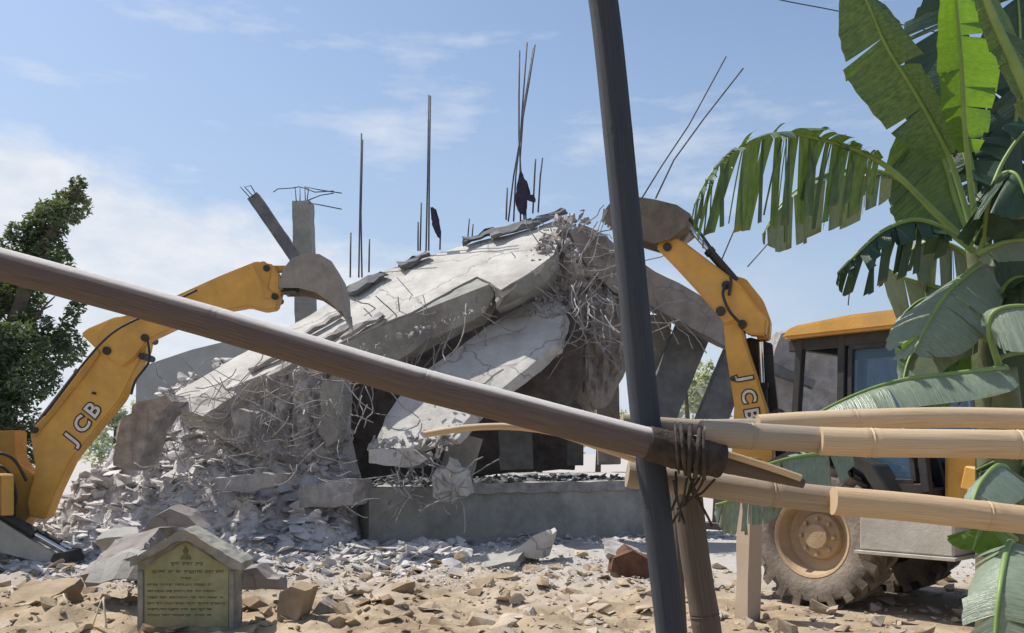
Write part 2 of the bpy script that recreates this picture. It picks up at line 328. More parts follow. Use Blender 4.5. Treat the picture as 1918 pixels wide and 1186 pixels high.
def slab(mb, pts, vec, jit=.02, step=.18, disp=0.012, rough_sides=1):
    """broken concrete slab: polygon pts (top), thickness vec; edges crumble"""
    P = [Vector(p) for p in pts]; vec = Vector(vec); E = []
    nrm = Vector()
    for i in range(len(P)): nrm += P[i].cross(P[(i+1) % len(P)])
    nrm.normalize()
    for i in range(len(P)):
        a, b = P[i], P[(i+1) % len(P)]; k = max(1, int((b-a).length/step))
        for j in range(k):
            p = a.lerp(b, j/k); E.append(p+(Vector((rnd(-1, 1), rnd(-1, 1), rnd(-1, 1)))*jit if j else Vector((0, 0, 0))))
    n = len(E); bm = bmesh.new(); vt = [bm.verts.new(p) for p in E]
    layers = [vt]; m = 3
    for q in range(1, m+1):
        layers.append([bm.verts.new(p+vec*(q/m)+Vector((rnd(-1, 1), rnd(-1, 1), rnd(-1, 1)))*jit*rough_sides*1.2) for p in E])
    for q in range(m):
        for i in range(n): bm.faces.new((layers[q][i], layers[q][(i+1) % n], layers[q+1][(i+1) % n], layers[q+1][i]))
    f1 = bm.faces.new(vt); f2 = bm.faces.new(list(reversed(layers[m])))
    bmesh.ops.triangulate(bm, faces=[f1, f2])
    bmesh.ops.recalc_face_normals(bm, faces=bm.faces[:])
    long = [e for e in bm.edges if e.calc_length() > step*2.2]
    for it in range(3):
        long = [e for e in bm.edges if e.calc_length() > step*2.2]
        if not long: break
        bmesh.ops.subdivide_edges(bm, edges=long, cuts=1); bmesh.ops.triangulate(bm, faces=bm.faces[:])
    bm.normal_update()
    for v in bm.verts: v.co += v.normal*disp*fbm(v.co.x*1.7, v.co.y*1.7, v.co.z*1.7)*1.5
    bm.verts.index_update(); mb.add([v.co for v in bm.verts], [[v.index for v in f.verts] for f in bm.faces]); bm.free()
def wig(a, b, bend=.2, n=6):
    """a bar bent in a slack bow with a few sharp kinks"""
    a, b = Vector(a), Vector(b); L = (b-a).length; out = []
    s = Vector((rnd(-1, 1), rnd(-1, 1), rnd(-1, .3)))*bend*L*.75; kk = [Vector((rnd(-1, 1), rnd(-1, 1), rnd(-1, 1)))*bend*L*.28 for _ in range(4)]
    for i in range(n+1):
        t = i/n; q = t*3; k = min(int(q), 2); out.append(a.lerp(b, t)+s*math.sin(math.pi*t)+(kk[k].lerp(kk[k+1], q-k) if 0 < i < n else Vector()))
    return out

# ------------------------------------------------------------------ ground
def gz(x, y):
    z = .05*fbm(x*.35, y*.35)+.08*fbm(x*1.1+5, y*1.3, 2)*sstep(3, 8, y)+.045*abs(fbm(x*3.2, y*4.2, 1, 4))*sstep(3, 7, y)
    z *= 1-.75*sstep(1.6, 2.6, x)
    z += .10*max(0, fbm(x*1.9, y*2.4, 7))*sstep(7, 8.5, y)*sstep(2.2, 1.4, x)
    z += .16*sstep(9.5, 12.5, y)*sstep(5, 0, abs(x+.5))*(.6+.8*fbm(x*.8, y*.8, 4))*sstep(15.5, 13.5, y)*sstep(2.4, 1.5, x)
    return z*sstep(60, 25, y)*sstep(60, 30, abs(x))
def axis(lo, hi, st, far):
    a = []; q = lo
    while q <= hi: a.append(q); q += st
    up = []; d = st; q = a[-1]
    while q < far: d *= 1.45; q += d; up.append(q)
    dn = []; d = st; q = a[0]
    while q > -far: d *= 1.45; q -= d; dn.append(q)
    return list(reversed(dn))+a+up
def grid(xs, ys, fn):
    mb = MB(); n = len(xs)
    mb.v = [Vector((x, y, fn(x, y))) for y in ys for x in xs]
    mb.f = [(j*n+i, j*n+i+1, (j+1)*n+i+1, (j+1)*n+i) for j in range(len(ys)-1) for i in range(n-1)]
    return mb
o = obj('ground', grid(axis(-9, 8, .065, 1500), axis(6.5, 15.5, .06, 1500), gz), 'ground', smooth=True, kind='structure')

# rubble heap under and left of the fallen roof
e1, e2 = Vector((.868, .496, 0)), Vector((-.496, .868, 0))
P0 = Vector((-2.3, 14.6, 0)); PT = 1.01
def hz(x, y):
    wv = .35*fbm(x*.6, y*.6, 9)
    t = y-12.9+wv-.25*sstep(-3.5, -2.2, x)
    h = max(0, t)*.42+max(0, t-.9)*.40
    crest = 2.5+.65*sstep(-6.8, -4.8, x)+.45*sstep(-4.8, -3.6, x)
    h = min(h, crest+.2*wv); h *= sstep(-8.3, -6.2, x+wv)
    q = (Vector((x, y, 0))-P0); a, b = q.dot(e1), q.dot(e2)
    ins = sstep(.05, .5, a)*sstep(.05, .4, b)
    h = h*(1-ins)+ins*.75
    h *= sstep(.05, -.5, x+2.35)*(1-ins)+ins
    h *= sstep(23, 19.5, y)
    rough = (.34*abs(fbm(x*1.4, y*1.4, 3))+.16*fbm(x*3.6, y*3.6, 5)+.05*fbm(x*9, y*9, 6, 3))
    return h+rough*sstep(0, .5, h)-.06+gz(x, y)*.5
def frange(a, b, s):
    r = []
    while a <= b: r.append(a); a += s
    return r
obj('rubble_heap', grid(frange(-9, -.6, .065), frange(12.3, 23, .065), lambda x, y: hz(x, y)), 'rubble', kind='structure')
def surf(x, y): return max(gz(x, y), hz(x, y) if -9 < x < -.6 and 12.3 < y < 23 else -1)
# loose pieces: pale concrete on the heap and in front of it, earth clods nearer
mb = MB(); k = 0
while k < 9500:
    y = rnd(11.2, 18); x = rnd(-8.6, -.7)
    if rnd(0, 1) > sstep(10.6, 13.2, y)*.9+.1: continue
    if (Vector((x, y, 0))-P0).dot(e1) > 0 and (Vector((x, y, 0))-P0).dot(e2) > 0: continue
    s = .022+(.19 if y > 13.2 else .13)*rnd(0, 1)**4.5; piece(mb, (x, y, surf(x, y)+s*.3), s, .7); k += 1
for k in range(1500):
    x = rnd(-3, 4.2); y = 14.5+(x+2.3)*.57-abs(random.gauss(0, .75))-.05
    s = .02+.09*rnd(0, 1)**4; piece(mb, (x, y, surf(x, y)+s*.25), s, .7)
obj('broken_concrete_rubble', mb, 'chips', kind='stuff')
mb = MB()
for k in range(4200):
    y = 6.8+6.2*rnd(0, 1)**.8; x = rnd(-.66, .62)*y
    s = .010+.055*rnd(0, 1)**5; piece(mb, (x, y, gz(x, y)+s*.2), s, .65)
for k in range(1100):
    y = rnd(7.6, 12.8); x = rnd(-.62, .22)*y if k % 5 else rnd(.2, .6)*y
    s = .03+.16*rnd(0, 1)**3.2; piece(mb, (x, y, gz(x, y)+s*.2), s, .75)
obj('earth_clods', mb, 'clods', kind='stuff')

# ------------------------------------------------------------------ the ruin
pl = thing('concrete_plinth', 'long grey concrete plinth under the collapsed building, with a sharp corner at its left end', 'plinth', P0)
def pp(a, b, z): return P0+e1*a+e2*b+Vector((0, 0, z))
mb = MB(); slab(mb, [pp(0, 0, PT-.002), pp(6.9, 0, PT-.002), pp(6.9, 6.5, PT-.002), pp(0, 6.5, PT-.002)], (0, 0, -PT-.2), .014, .22, .012)
obj('base_block', mb, 'concrete_grey', pl)
mb = MB(); slab(mb, [pp(1.55, -.06, PT+.05), pp(6.92, -.06, PT+.05), pp(6.92, .4, PT+.05), pp(1.55, .4, PT+.05)], (0, 0, -.17), .012, .2, .012)
obj('top_band', mb, 'concrete_raw', pl)
mb = MB()
for k in range(1100):
    a = rnd(.1, 6.7); b = rnd(.1, 4.5); s = .03+.12*rnd(0, 1)**4; piece(mb, pp(a, b, PT+.04+s*.2), s, .7)
tag(obj('floor_debris', mb, 'concrete_dark', kind='stuff'))

roof = thing('collapsed_roof_slab', 'huge pale roof slab sagging from its broken ridge down to the left over the dark void', 'roof slab', at(840, 700, 16)*1)
S_FL, S_FR, S_BR = at(620, 655, 14.9), at(1045, 470, 15.9), at(1072, 398, 17.2)
nA = (S_FR-S_FL).cross(S_BR-S_FR).normalized()
def onA(u, v):
    r = Vector(((u-CX)/F, 1, (HY-v)/F)); o = Vector((0, 0, CH)); t = (S_FL-o).dot(nA)/r.dot(nA); return o+r*t
top = [(640, 640), (700, 612), (770, 585), (850, 540), (893, 518), (920, 530), (938, 543), (1000, 505), (1036, 478), (1052, 440), (1076, 398), (1000, 428), (880, 456), (780, 486), (700, 516), (620, 566), (520, 624), (400, 694), (330, 735), (322, 762), (440, 722), (540, 682)]
mb = MB(); slab(mb, [onA(*p) for p in top], -nA*.14, .012, .2, .004)
obj('slab', mb, 'concrete', roof)
# the deep edge beam hanging under the front edge
def hung(front, low, back, m, name):
    P = [onA(u, v)-nA*.03 for u, v in front]; Q = []
    for u, v in low:
        n_ = min(P, key=lambda p: abs((p.x/p.y*F+CX)-u)); Q.append(at(u, v, n_.y+.06))
    mb = MB(); slab(mb, P+Q, back, .012, .16, .006); obj(name, mb, m, roof)
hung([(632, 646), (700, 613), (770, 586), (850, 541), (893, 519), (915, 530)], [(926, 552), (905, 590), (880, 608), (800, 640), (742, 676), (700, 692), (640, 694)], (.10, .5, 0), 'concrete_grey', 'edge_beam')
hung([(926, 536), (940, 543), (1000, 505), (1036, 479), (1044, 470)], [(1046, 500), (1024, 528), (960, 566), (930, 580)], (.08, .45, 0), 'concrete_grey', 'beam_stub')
mb = MB()
for k in range(150):
    t = rnd(0, 1); p = at(1075-70*t+rnd(-30, 30), 400+95*t+rnd(-14, 18), 16.9-1.1*t+rnd(-.15, .15)); piece(mb, p, rnd(.03, .16)*rnd(.5, 1))
for k in range(60):
    t = rnd(0, 1); p = onA(640+300*t+rnd(-10, 10), 655-110*t+rnd(0, 14)); piece(mb, p+Vector((0, -.05, -.1)), rnd(.02, .07))
obj('broken_edge', mb, 'concrete_raw', roof, kind='stuff')
mb = MB()       # loose strips and plates lying along the ridge
for (u0, v0, u1, v1, wd) in [(655, 556, 722, 520, .35), (750, 508, 806, 484, .25), (870, 462, 930, 444, .3), (920, 450, 1000, 428, .35), (985, 430, 1060, 404, .3)]:
    a, b = onA(u0, v0)+nA*.06, onA(u1, v1)+nA*.06; y = nA.cross(b-a).normalized()*wd*.5
    slab(mb, [a-y, b-y*.6, b+y*.7, a+y], nA*rnd(.05, .1), .03, .15, .02)
obj('loose_plate', mb, 'concrete_dark', roof)
mb = MB()       # cracks' and stirrup stubs' raised strips on the lower part of the slab
for (u0, v0, u1, v1) in [(560, 640, 640, 596), (590, 655, 660, 615), (640, 640, 720, 596), (470, 700, 560, 655), (505, 712, 600, 660)]:
    a, b = onA(u0, v0)+nA*.03, onA(u1, v1)+nA*.03; y = nA.cross(b-a).normalized()*.05
    slab(mb, [a-y, b-y, b+y, a+y], nA*.07, .02, .15, .01)
obj('concrete_rib', mb, 'concrete_raw', roof)
def rebars(parent, lst, r=.011, m='steel', name='rebar'):
    for pts in lst:
        mb = MB(); mb.tube(pts, r, 6); obj(name, mb, m, parent, smooth=True)
random.seed(11)
lst = []
for k in range(15):
    u = rnd(690, 880); v = 690-(u-640)*.42+rnd(-20, 20); d = rnd(15.3, 15.9)
    lst.append(wig(at(u, v, d), at(u+rnd(-70, 50), v+rnd(40, 120), d-rnd(.1, .5)), rnd(.1, .35), 7))
rebars(roof, lst)
random.seed(12)

# second roof half that falls to the right
rb = thing('broken_roof_beam', 'brownish grey roof beam falling to the right from the ridge behind the yellow digger arm', 'roof beam', at(1220, 600, 16.5))
PB = Plane(at(1200, 520, 16.3), (.05, -1, 0))
mb = MB(); slab(mb, [PB(*p) for p in [(1066, 432), (1092, 420), (1130, 438), (1185, 484), (1250, 520), (1310, 552), (1372, 600), (1376, 655), (1330, 632), (1250, 590), (1200, 562), (1150, 548), (1100, 500)]], (.0, .45, 0), .014, .2, .008)
obj('beam', mb, 'concrete_brown', rb)
mb = MB(); slab(mb, [PB(u, v+10, -.1) for u, v in [(1080, 420), (1185, 488), (1310, 558), (1372, 604)]]+[PB(u, v-2, -1.5) for u, v in [(1380, 604), (1310, 560), (1185, 490), (1092, 430)]], (0, 0, -.14), .02, .25, .02)
obj('soffit', mb, 'concrete_brown', rb)
lst = [wig(PB(1215+20*i, 575+10*i, .05), PB(1240+26*i, 640+8*i, .2), .15) for i in range(4)]
lst += [wig(PB(1150, 470, .03), PB(1100, 560, .3), .3), wig(PB(1140, 455, .03), PB(1155, 600, .2), .25), wig(PB(1080, 440, .05), PB(1125, 395, .4), .2), wig(PB(1095, 430, 0), PB(1140, 440, .4), .3)]
rebars(rb, lst)

# lower slab lying as a ramp
fs = thing('fallen_floor_slab', 'pale broad slab lying as a ramp in front of the dark void, its lower end on the rubble', 'floor slab', at(820, 860, 14.8))
R0, R1, R2 = at(720, 840, 14.3), at(1040, 640, 15.3), at(1010, 570, 16.1)
nR = (R1-R0).cross(R2-R1).normalized()
def onR(u, v, off=0):
    r = Vector(((u-CX)/F, 1, (HY-v)/F)); o = Vector((0, 0, CH)); t = (R0-o).dot(nR)/r.dot(nR); return o+r*t+nR*off
poly = [(700, 835), (760, 842), (800, 825), (845, 818), (890, 770), (935, 732), (985, 692), (1040, 646), (1058, 574), (1010, 562), (968, 578), (918, 608), (858, 652), (798, 694), (752, 738), (722, 782)]
mb = MB(); slab(mb, [onR(*p) for p in poly], (.13, .10, -.11), .009, .17, .004)
obj('slab', mb, 'concrete', fs)
mb = MB()
for k in range(80):
    t = rnd(0, 1); piece(mb, onR(695+150*t+rnd(-12, 12), 838+rnd(-12, 20)-10*t, .0), rnd(.03, .12))
for k in range(40):
    piece(mb, onR(rnd(980, 1055), rnd(555, 590), .0), rnd(.03, .11))
obj('broken_edge', mb, 'concrete_raw', fs, kind='stuff')
PC = Plane(at(1040, 620, 15.85), (.0, -1, 0))
mb = MB(); slab(mb, [PC(*p) for p in [(1030, 655), (1050, 592), (1078, 578), (1090, 700), (1060, 760), (950, 750)]], (.1, .3, 0), .014, .15, .008); obj('end_beam', mb, 'brick', fs)
random.seed(21)
lst = []
for k in range(22):
    u, v, d = rnd(1040, 1150), rnd(520, 600), rnd(15.2, 15.9)
    a = rnd(.2, 1.4); lst.append(wig(at(u, v, d), at(u+rnd(-40, 70), v+rnd(20, 110), d-rnd(0, .5)), rnd(.15, .45), 8))
rebars(fs, lst)
lst = []
for k in range(16):
    u, v = rnd(720, 830), rnd(835, 900); lst.append(wig(at(u, v, rnd(14.1, 14.4)), at(u+rnd(10, 70), v+rnd(20, 75), 13.95+rnd(0, .2)), rnd(.2, .5), 8))
rebars(fs, lst, .012, 'steel')

# hanging wall fragment, inner columns, inner dark wall
def column(name, label, uv0, uv1, wd, d, m, cat='column', dp=.4, group=None, d1=None, extra=None):
    t = thing(name, label, cat, at(uv0[0], uv0[1], d), group=group)
    a, b = at(uv0[0], uv0[1], d), at(uv1[0], uv1[1], d1 or d); x = (b-a).normalized(); y = x.cross(Vector((0, 1, 0))).normalized()*(wd/2*d/F)
    mb = MB(); slab(mb, [a-y, a+y, b+y, b-y], (0, dp, 0), .007, .16, .003); obj('shaft', mb, m, t)
    if extra: rebars(t, extra, .012, 'steel_dark')
    return t
hw = thing('hanging_wall_fragment', 'cracked brown wall fragment hanging under the ridge between tangled bars', 'wall fragment', at(1120, 780, 16.2))
PH = Plane(at(1120, 680, 16.4), (.1, -1, 0))
def lump(us, vt, vb, d, amp, nu, nv, seed, thick=.3, vs=.5):
    """hanging sheet of cracked concrete, lumpy front, flat back; vt, vb: top and bottom lines (lists over us)"""
    def ip(l, t):
        f = t*(len(l)-1); i = min(int(f), len(l)-2); return l[i]+(l[i+1]-l[i])*(f-i)
    mb = MB(); V = []; n = nu+1
    for j in range(nv+1):
        for i in range(n):
            a, b = i/nu, j/nv; u = ip(us, a); v = ip(vt, a)+(ip(vb, a)-ip(vt, a))*b
            p = at(u, v, d); e = min(1, min(a, 1-a, b, 1-b)*8)
            q = amp*(abs(fbm(p.x*2.2+seed, p.z*2.2*vs, seed))*1.4+.6*abs(fbm(p.x*6+seed, p.z*6*vs, seed+3))+.2*fbm(p.x*15, p.z*15*vs, seed))
            V.append(p+Vector((rnd(-1, 1)*.012, -q*e+.12*(1-e), rnd(-1, 1)*.012)))
    F_ = [(j*n+i, j*n+i+1, (j+1)*n+i+1, (j+1)*n+i) for j in range(nv) for i in range(nu)]
    B_ = [j*n for j in range(nv+1)]+[nv*n+i for i in range(1, n)]+[j*n+nu for j in range(nv-1, -1, -1)]+[i for i in range(nu-1, 0, -1)]
    k = len(V); V += [V[i]+Vector((0, thick, 0)) for i in B_]; m = len(B_)
    F_ += [(B_[i], k+i, k+(i+1) % m, B_[(i+1) % m]) for i in range(m)]+[tuple(range(k+m-1, k-1, -1))]
    mb.add(V, F_); return mb
obj('wall_face', lump([1072, 1100, 1140, 1176], [560, 500, 520, 590], [735, 772, 760, 690], 16.4, .22, 26, 40, 3, vs=.25), 'concrete_brown', hw)
hd = thing('hanging_wall_fragment', 'dusty curtain of broken concrete and bars hanging under the left half of the sagging roof', 'wall fragment', at(560, 850, 15))
obj('wall_face', lump([395, 440, 500, 560, 610, 650], [735, 712, 690, 672, 660, 664], [810, 840, 872, 884, 872, 800], 15.0, .34, 60, 44, 8, vs=.4), 'rubble', hd)
hr = thing('hanging_wall_fragment', 'mauve grey broken mass packed under the ridge behind the tangled bars', 'wall fragment', at(1090, 600, 16.5))
obj('wall_face', lump([1005, 1050, 1090, 1130, 1168], [520, 440, 422, 450, 500], [600, 640, 620, 610, 600], 16.6, .42, 40, 44, 12, vs=.6), 'rubble', hr)
mb = MB()
for k in range(90): piece(mb, PH(rnd(1040, 1175), rnd(420, 600), rnd(-.1, .25)), rnd(.03, .13))
obj('broken_edge', mb, 'concrete_raw', hw, kind='stuff')
random.seed(5)
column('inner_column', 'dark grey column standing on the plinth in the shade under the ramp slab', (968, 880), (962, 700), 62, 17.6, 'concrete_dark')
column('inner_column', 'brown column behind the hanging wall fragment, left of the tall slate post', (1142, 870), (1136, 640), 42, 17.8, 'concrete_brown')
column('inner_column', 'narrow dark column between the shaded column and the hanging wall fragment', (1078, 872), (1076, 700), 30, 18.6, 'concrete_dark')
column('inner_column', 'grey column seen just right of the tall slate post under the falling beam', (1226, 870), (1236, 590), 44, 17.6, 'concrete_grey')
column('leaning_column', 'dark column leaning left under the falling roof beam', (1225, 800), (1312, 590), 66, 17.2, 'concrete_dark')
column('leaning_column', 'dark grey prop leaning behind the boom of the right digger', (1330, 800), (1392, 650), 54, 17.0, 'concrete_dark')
column('short_column', 'pale short column propping the lower end of the ramp slab', (850, 905), (872, 815), 62, 14.95, 'concrete_grey')
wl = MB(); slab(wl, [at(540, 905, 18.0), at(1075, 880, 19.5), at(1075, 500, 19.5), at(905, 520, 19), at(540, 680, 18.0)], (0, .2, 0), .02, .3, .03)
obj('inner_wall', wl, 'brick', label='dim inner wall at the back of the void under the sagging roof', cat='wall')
# tangles of reinforcing bars
def tangle(label, box, n, d0, d1, r=.010, ln=(40, 130), m='steel', seed=1):
    random.seed(seed); mb = MB()
    for k in range(n):
        u, v = rnd(box[0], box[2]), rnd(box[1], box[3]); d = rnd(d0, d1); l = rnd(*ln); a = rnd(0, 6.28)
        mb.tube(wig(at(u, v, d), at(u+l*math.cos(a), v+l*math.sin(a)*.9, d+rnd(-.3, .3)), rnd(.1, .4), 7), r*rnd(.7, 1.3), 5)
    return obj('rebar_tangle', mb, m, smooth=True, label=label, cat='rebar')
tangle('dense tangle of dusty bars under the broken ridge', (1050, 440, 1165, 670), 58, 15.4, 16.2, .009, (50, 150), seed=2)
tangle('bent bars crossing the dark void under the edge beam', (720, 560, 930, 660), 34, 15.3, 15.8, .010, (40, 130), seed=3)
tangle('pale bars dangling over the rubble left of the void', (440, 690, 700, 840), 80, 14.1, 14.8, .008, (40, 130), seed=4)
tangle('loops of pale bars spilling over the plinth corner', (740, 870, 860, 960), 36, 13.95, 14.25, .010, (30, 90), seed=5)
tangle('short kinked bars scattered over the lower heap beside the plinth', (250, 830, 660, 950), 50, 13.2, 14.0, .007, (20, 70), seed=9)
tangle('thin bars sticking from the upper left rubble slope', (300, 720, 520, 850), 60, 13.7, 14.6, .007, (40, 120), seed=6)
random.seed(31)
# fine grit lying between the larger pieces
mb = MB()
for k in range(7000):
    y = rnd(10.4, 16.5); x = rnd(-8.2, -.9) if y > 12.8 else rnd(-6, 2)
    if (Vector((x, y, 0))-P0).dot(e1) > 0 and (Vector((x, y, 0))-P0).dot(e2) > 0: continue
    s_ = rnd(.008, .024); piece(mb, (x, y, surf(x, y)+.02), s_, .8)
obj('grit', mb, 'chips', kind='stuff')
# big individual pieces
def bigpiece(label, pts, d, vec, m, jit=.018, name='concrete_block', cat='concrete block', step=.12, dn=None):
    mb = MB(); slab(mb, [at(p[0], p[1], p[2] if len(p) > 2 else d) for p in pts], vec, jit, step, .02)
    return obj(name, mb, m, label=label, cat=cat)
bigpiece('pale pointed block leaning upright by the plinth foot', [(1016, 1045), (1030, 1000), (1022, 994), (1000, 1004), (950, 1040)], 12.2, (.12, .35, 0), 'concrete')
bigpiece('flat grey slab lying on the earth left of the pointed block', [(800, 1078, 11.6), (965, 1052, 11.7), (985, 1030, 12.4), (850, 1046, 12.5)], 0, (0, 0, -.12), 'concrete_grey')
bigpiece('tan thin slab tipped against the back of the plaque', [(150, 1078, 9.2), (255, 1040, 9.0), (300, 985, 10.1), (330, 988, 10.2), (260, 1000, 10.3), (215, 1010, 10.0)], 0, (0.03, .1, -.12), 'concrete_brown')
bigpiece('grey end block beside the left edge of the plaque', [(160, 1090, 8.9), (262, 1085, 8.9), (262, 1040, 9.0), (225, 1036, 9.2), (178, 1060, 9.1)], 0, (0.0, .5, 0), 'concrete_grey')
bigpiece('dark brown wedge standing on the rubble above the plaque roof', [(262, 998), (290, 970), (318, 954), (350, 966), (374, 990), (330, 985)], 10.6, (0, .4, .02), 'concrete_brown')
bigpiece('olive grey plate lying left of the dark wedge', [(180, 1012, 10.9), (262, 1000, 10.9), (258, 985, 11.3), (222, 978, 11.3)], 0, (0, .1, -.14), 'concrete_grey')
bigpiece('upright tan stone right of the plaque', [(520, 1165), (526, 1112), (545, 1100), (570, 1108), (560, 1150), (548, 1172)], 8.4, (.05, .25, 0), 'clods')
bigpiece('brown block half buried behind the plaque edge', [(440, 1095), (448, 1070), (480, 1064), (500, 1085), (520, 1088), (524, 1102), (455, 1104)], 8.9, (0, .35, 0), 'concrete_brown')
bigpiece('rusty red clod beside the tall slate post', [(1142, 1078), (1150, 1046), (1185, 1034), (1214, 1048), (1216, 1082), (1180, 1088)], 11.0, (0, .4, 0), 'redearth', .04)
bigpiece('pink grey slab leaning on the red clod', [(1128, 1008, 11.8), (1150, 1005, 11.9), (1222, 1050, 11.4), (1222, 1072, 11.2), (1140, 1036, 11.3)], 0, (0, .12, -.1), 'concrete_raw')
bigpiece('pale tall boulder leaning at the left foot of the heap', [(212, 872), (222, 800), (258, 752), (310, 738), (322, 752), (290, 790), (268, 850), (250, 880)], 14.1, (.1, .5, 0), 'concrete_raw', .035)
bigpiece('oval pale block stuck in the middle of the heap', [(436, 826), (430, 778), (446, 764), (468, 772), (470, 800), (456, 832)], 14.0, (.05, .3, 0), 'concrete_raw')
bigpiece('vertical grey slab hanging at the right edge of the heap', [(596, 812), (600, 720), (632, 694), (642, 740), (630, 826), (612, 838)], 14.55, (.05, .35, 0), 'concrete_grey', .03)
bigpiece('long grey block lying across the lower heap', [(396, 918), (400, 896), (470, 890), (530, 886), (526, 910), (460, 920)], 13.5, (.1, .5, 0), 'concrete_raw')
bigpiece('hollow grey block beside the plinth corner', [(560, 952), (564, 912), (668, 896), (660, 946)], 14.0, (.15, .5, 0), 'concrete_raw')
bigpiece('white broken lump perched on the plinth by the short column', [(812, 930), (815, 880), (842, 862), (872, 878), (874, 930), (842, 940)], 14.15, (.05, .3, 0), 'concrete', .05)
bigpiece('pale flat block under the lower end of the ramp slab', [(690, 868), (690, 842), (770, 838), (800, 860), (770, 876)], 14.1, (.1, .5, 0), 'concrete')
bigpiece('long pale fragment sloping over the upper heap', [(330, 762, 14.5), (520, 665, 15.2), (560, 655, 15.4), (500, 700, 14.9), (380, 780, 14.3)], 0, (.0, .3, -.25), 'concrete')
bigpiece('tan clod at the lower left of the picture', [(45, 1150, 8.6), (150, 1085, 9.6), (60, 1085, 9.8), (20, 1110, 9.2)], 0, (0, 0, -.2), 'clods')
bigpiece('low tan plate near the two straws', [(0, 1178, 8.2), (75, 1132, 8.8), (125, 1112, 9.2), (60, 1120, 9.2), (0, 1130, 8.9)], 0, (0, 0, -.2), 'clods')
bigpiece('broken brown shard right of the upright tan stone', [(585, 1150), (600, 1130), (660, 1148), (650, 1160), (610, 1160)], 8.7, (0, .3, 0), 'concrete_brown')
random.seed(33)

# rear columns and bar bundles
def bars_at(lst, d, r=.012): return [[at(*p, d+dd) for p in pts] for dd, pts in lst]
column('rear_column', 'upright grey column with a bent cage of bars at its top, behind the left bucket', (572, 720), (564, 376), 34, 19.0, 'concrete_grey',
       extra=bars_at([(0, [(555, 378), (553, 352), (520, 354), (512, 360)]), (.2, [(572, 378), (571, 350), (600, 356), (640, 362)]), (.3, [(575, 376), (578, 354), (560, 350), (548, 352)]), (.1, [(562, 376), (562, 350), (590, 360), (625, 358)]), (0, [(578, 380), (600, 384), (640, 392)]), (.05, [(575, 376), (600, 366), (625, 362)])], 19.0))
column('tilted_column', 'dark slender column tilted to the left against the upright rear column', (552, 482), (472, 366), 22, 18.4, 'concrete_dark', dp=.25,
       extra=bars_at([(0, [(474, 368), (458, 350), (470, 348), (478, 362)]), (.1, [(468, 370), (450, 350)])], 18.4))
def bundle(label, lst, d, stirrups=(), r=.016):
    t = thing('rebar_bundle', label, 'rebar', at(lst[0][1][0][0], lst[0][1][0][1], d), group='bundles of upright bars on the fallen roof')
    for dd, pts in lst:
        mb = MB(); mb.tube([at(*p, d+dd) for p in pts], r, 6); obj('rebar', mb, 'steel_dark', t, smooth=True)
    return t
bundle('single tall bar with two short bars beside it, left of the other bundles', [(0, [(672, 520), (674, 400), (677, 250)]), (.15, [(678, 520), (676, 400), (679, 262)]), (.2, [(656, 520), (657, 436)]), (.2, [(691, 510), (692, 448)])], 17.3)
bundle('tall straight pair of bars with a dark rag hanging at its foot', [(0, [(798, 470), (801, 330), (803, 178)]), (.1, [(803, 470), (804, 330), (806, 180)]), (.2, [(783, 470), (783, 416)]), (.3, [(787, 470), (789, 380)]), (.2, [(824, 468), (825, 432)])], 17.2)
bundle('four bars crossing like a reed sheaf at the ridge', [(0, [(952, 415), (962, 330), (974, 262), (980, 180), (987, 80)]), (.1, [(982, 415), (976, 330), (972, 262), (972, 180), (973, 95)]), (.2, [(962, 415), (966, 330), (976, 240), (990, 160), (1002, 84)]), (.3, [(975, 415), (974, 300), (981, 200), (999, 90)]), (.15, [(948, 412), (950, 352)]), (.15, [(985, 412), (984, 340)])], 17.2)
bundle('two short bars standing right of the crossed sheaf', [(0, [(998, 400), (1002, 318), (1003, 298)]), (.1, [(1008, 398), (1012, 330), (1016, 296)])], 17.2)
bundle('two long bars leaning right above the right bucket', [(0, [(1202, 372), (1240, 310), (1290, 235), (1360, 106)]), (.2, [(1228, 372), (1262, 300), (1320, 220), (1392, 128)])], 17.0)
bundle('faint slanted bar behind the banana leaf tip', [(0, [(1352, 486), (1380, 420), (1412, 358)]), (.2, [(1400, 500), (1440, 455)])], 17.0, r=.013)
bundle('pair of tiny bars on the roof between rag and ridge', [(0, [(876, 450), (879, 410)]), (.1, [(884, 448), (886, 420)])], 17.2, r=.013)
def rag(label, pts, d):
    mb = MB(); P = [at(u, v, d) for u, v in pts]; n = len(P)
    slab(mb, P, (.02, .05, 0), .012, .06, .02); return obj('hanging_rag', mb, 'cloth', label=label, cat='rag')
rag('dark rag caught on the tall straight bars', [(806, 388), (814, 392), (819, 418), (824, 448), (816, 436), (809, 420)], 17.15)
rag('dark cloth bundle tied to the crossed bars at the ridge', [(968, 345), (974, 320), (984, 338), (988, 352), (986, 366), (1000, 364), (1002, 378), (986, 374), (982, 402), (972, 398), (964, 378)], 17.1)

# plain grey building and grey wall behind
mb = MB(); slab(mb, [at(255, 690, 24), at(360, 655, 24), at(455, 632, 24), at(520, 790, 24), at(520, 900, 24), at(255, 900, 24)], (0, 4, 0), .01, .6, .01)
obj('plain_grey_house', mb, 'shed', label='plain grey house wall with a sloping top behind the left heap', cat='house')
mb = MB(); slab(mb, [at(1405, 860, 16.6), at(1445, 690, 16.6), (at(1462, 622, 16.6)), at(1540, 606, 16.6), at(1700, 600, 16.6), at(1790, 640, 16.6), at(1800, 880, 16.6)], (0, .5, 0), .03, .25, .05)
obj('broken_wall', mb, 'concrete_raw', label='broken grey concrete wall standing behind the digger cab', cat='wall')
bigpiece('dark fallen beam leaning on the broken wall behind the cab', [(1430, 690), (1436, 676), (1530, 712), (1524, 728)], 16.2, (0, .2, 0), 'concrete_dark', name='fallen_beam', cat='beam')

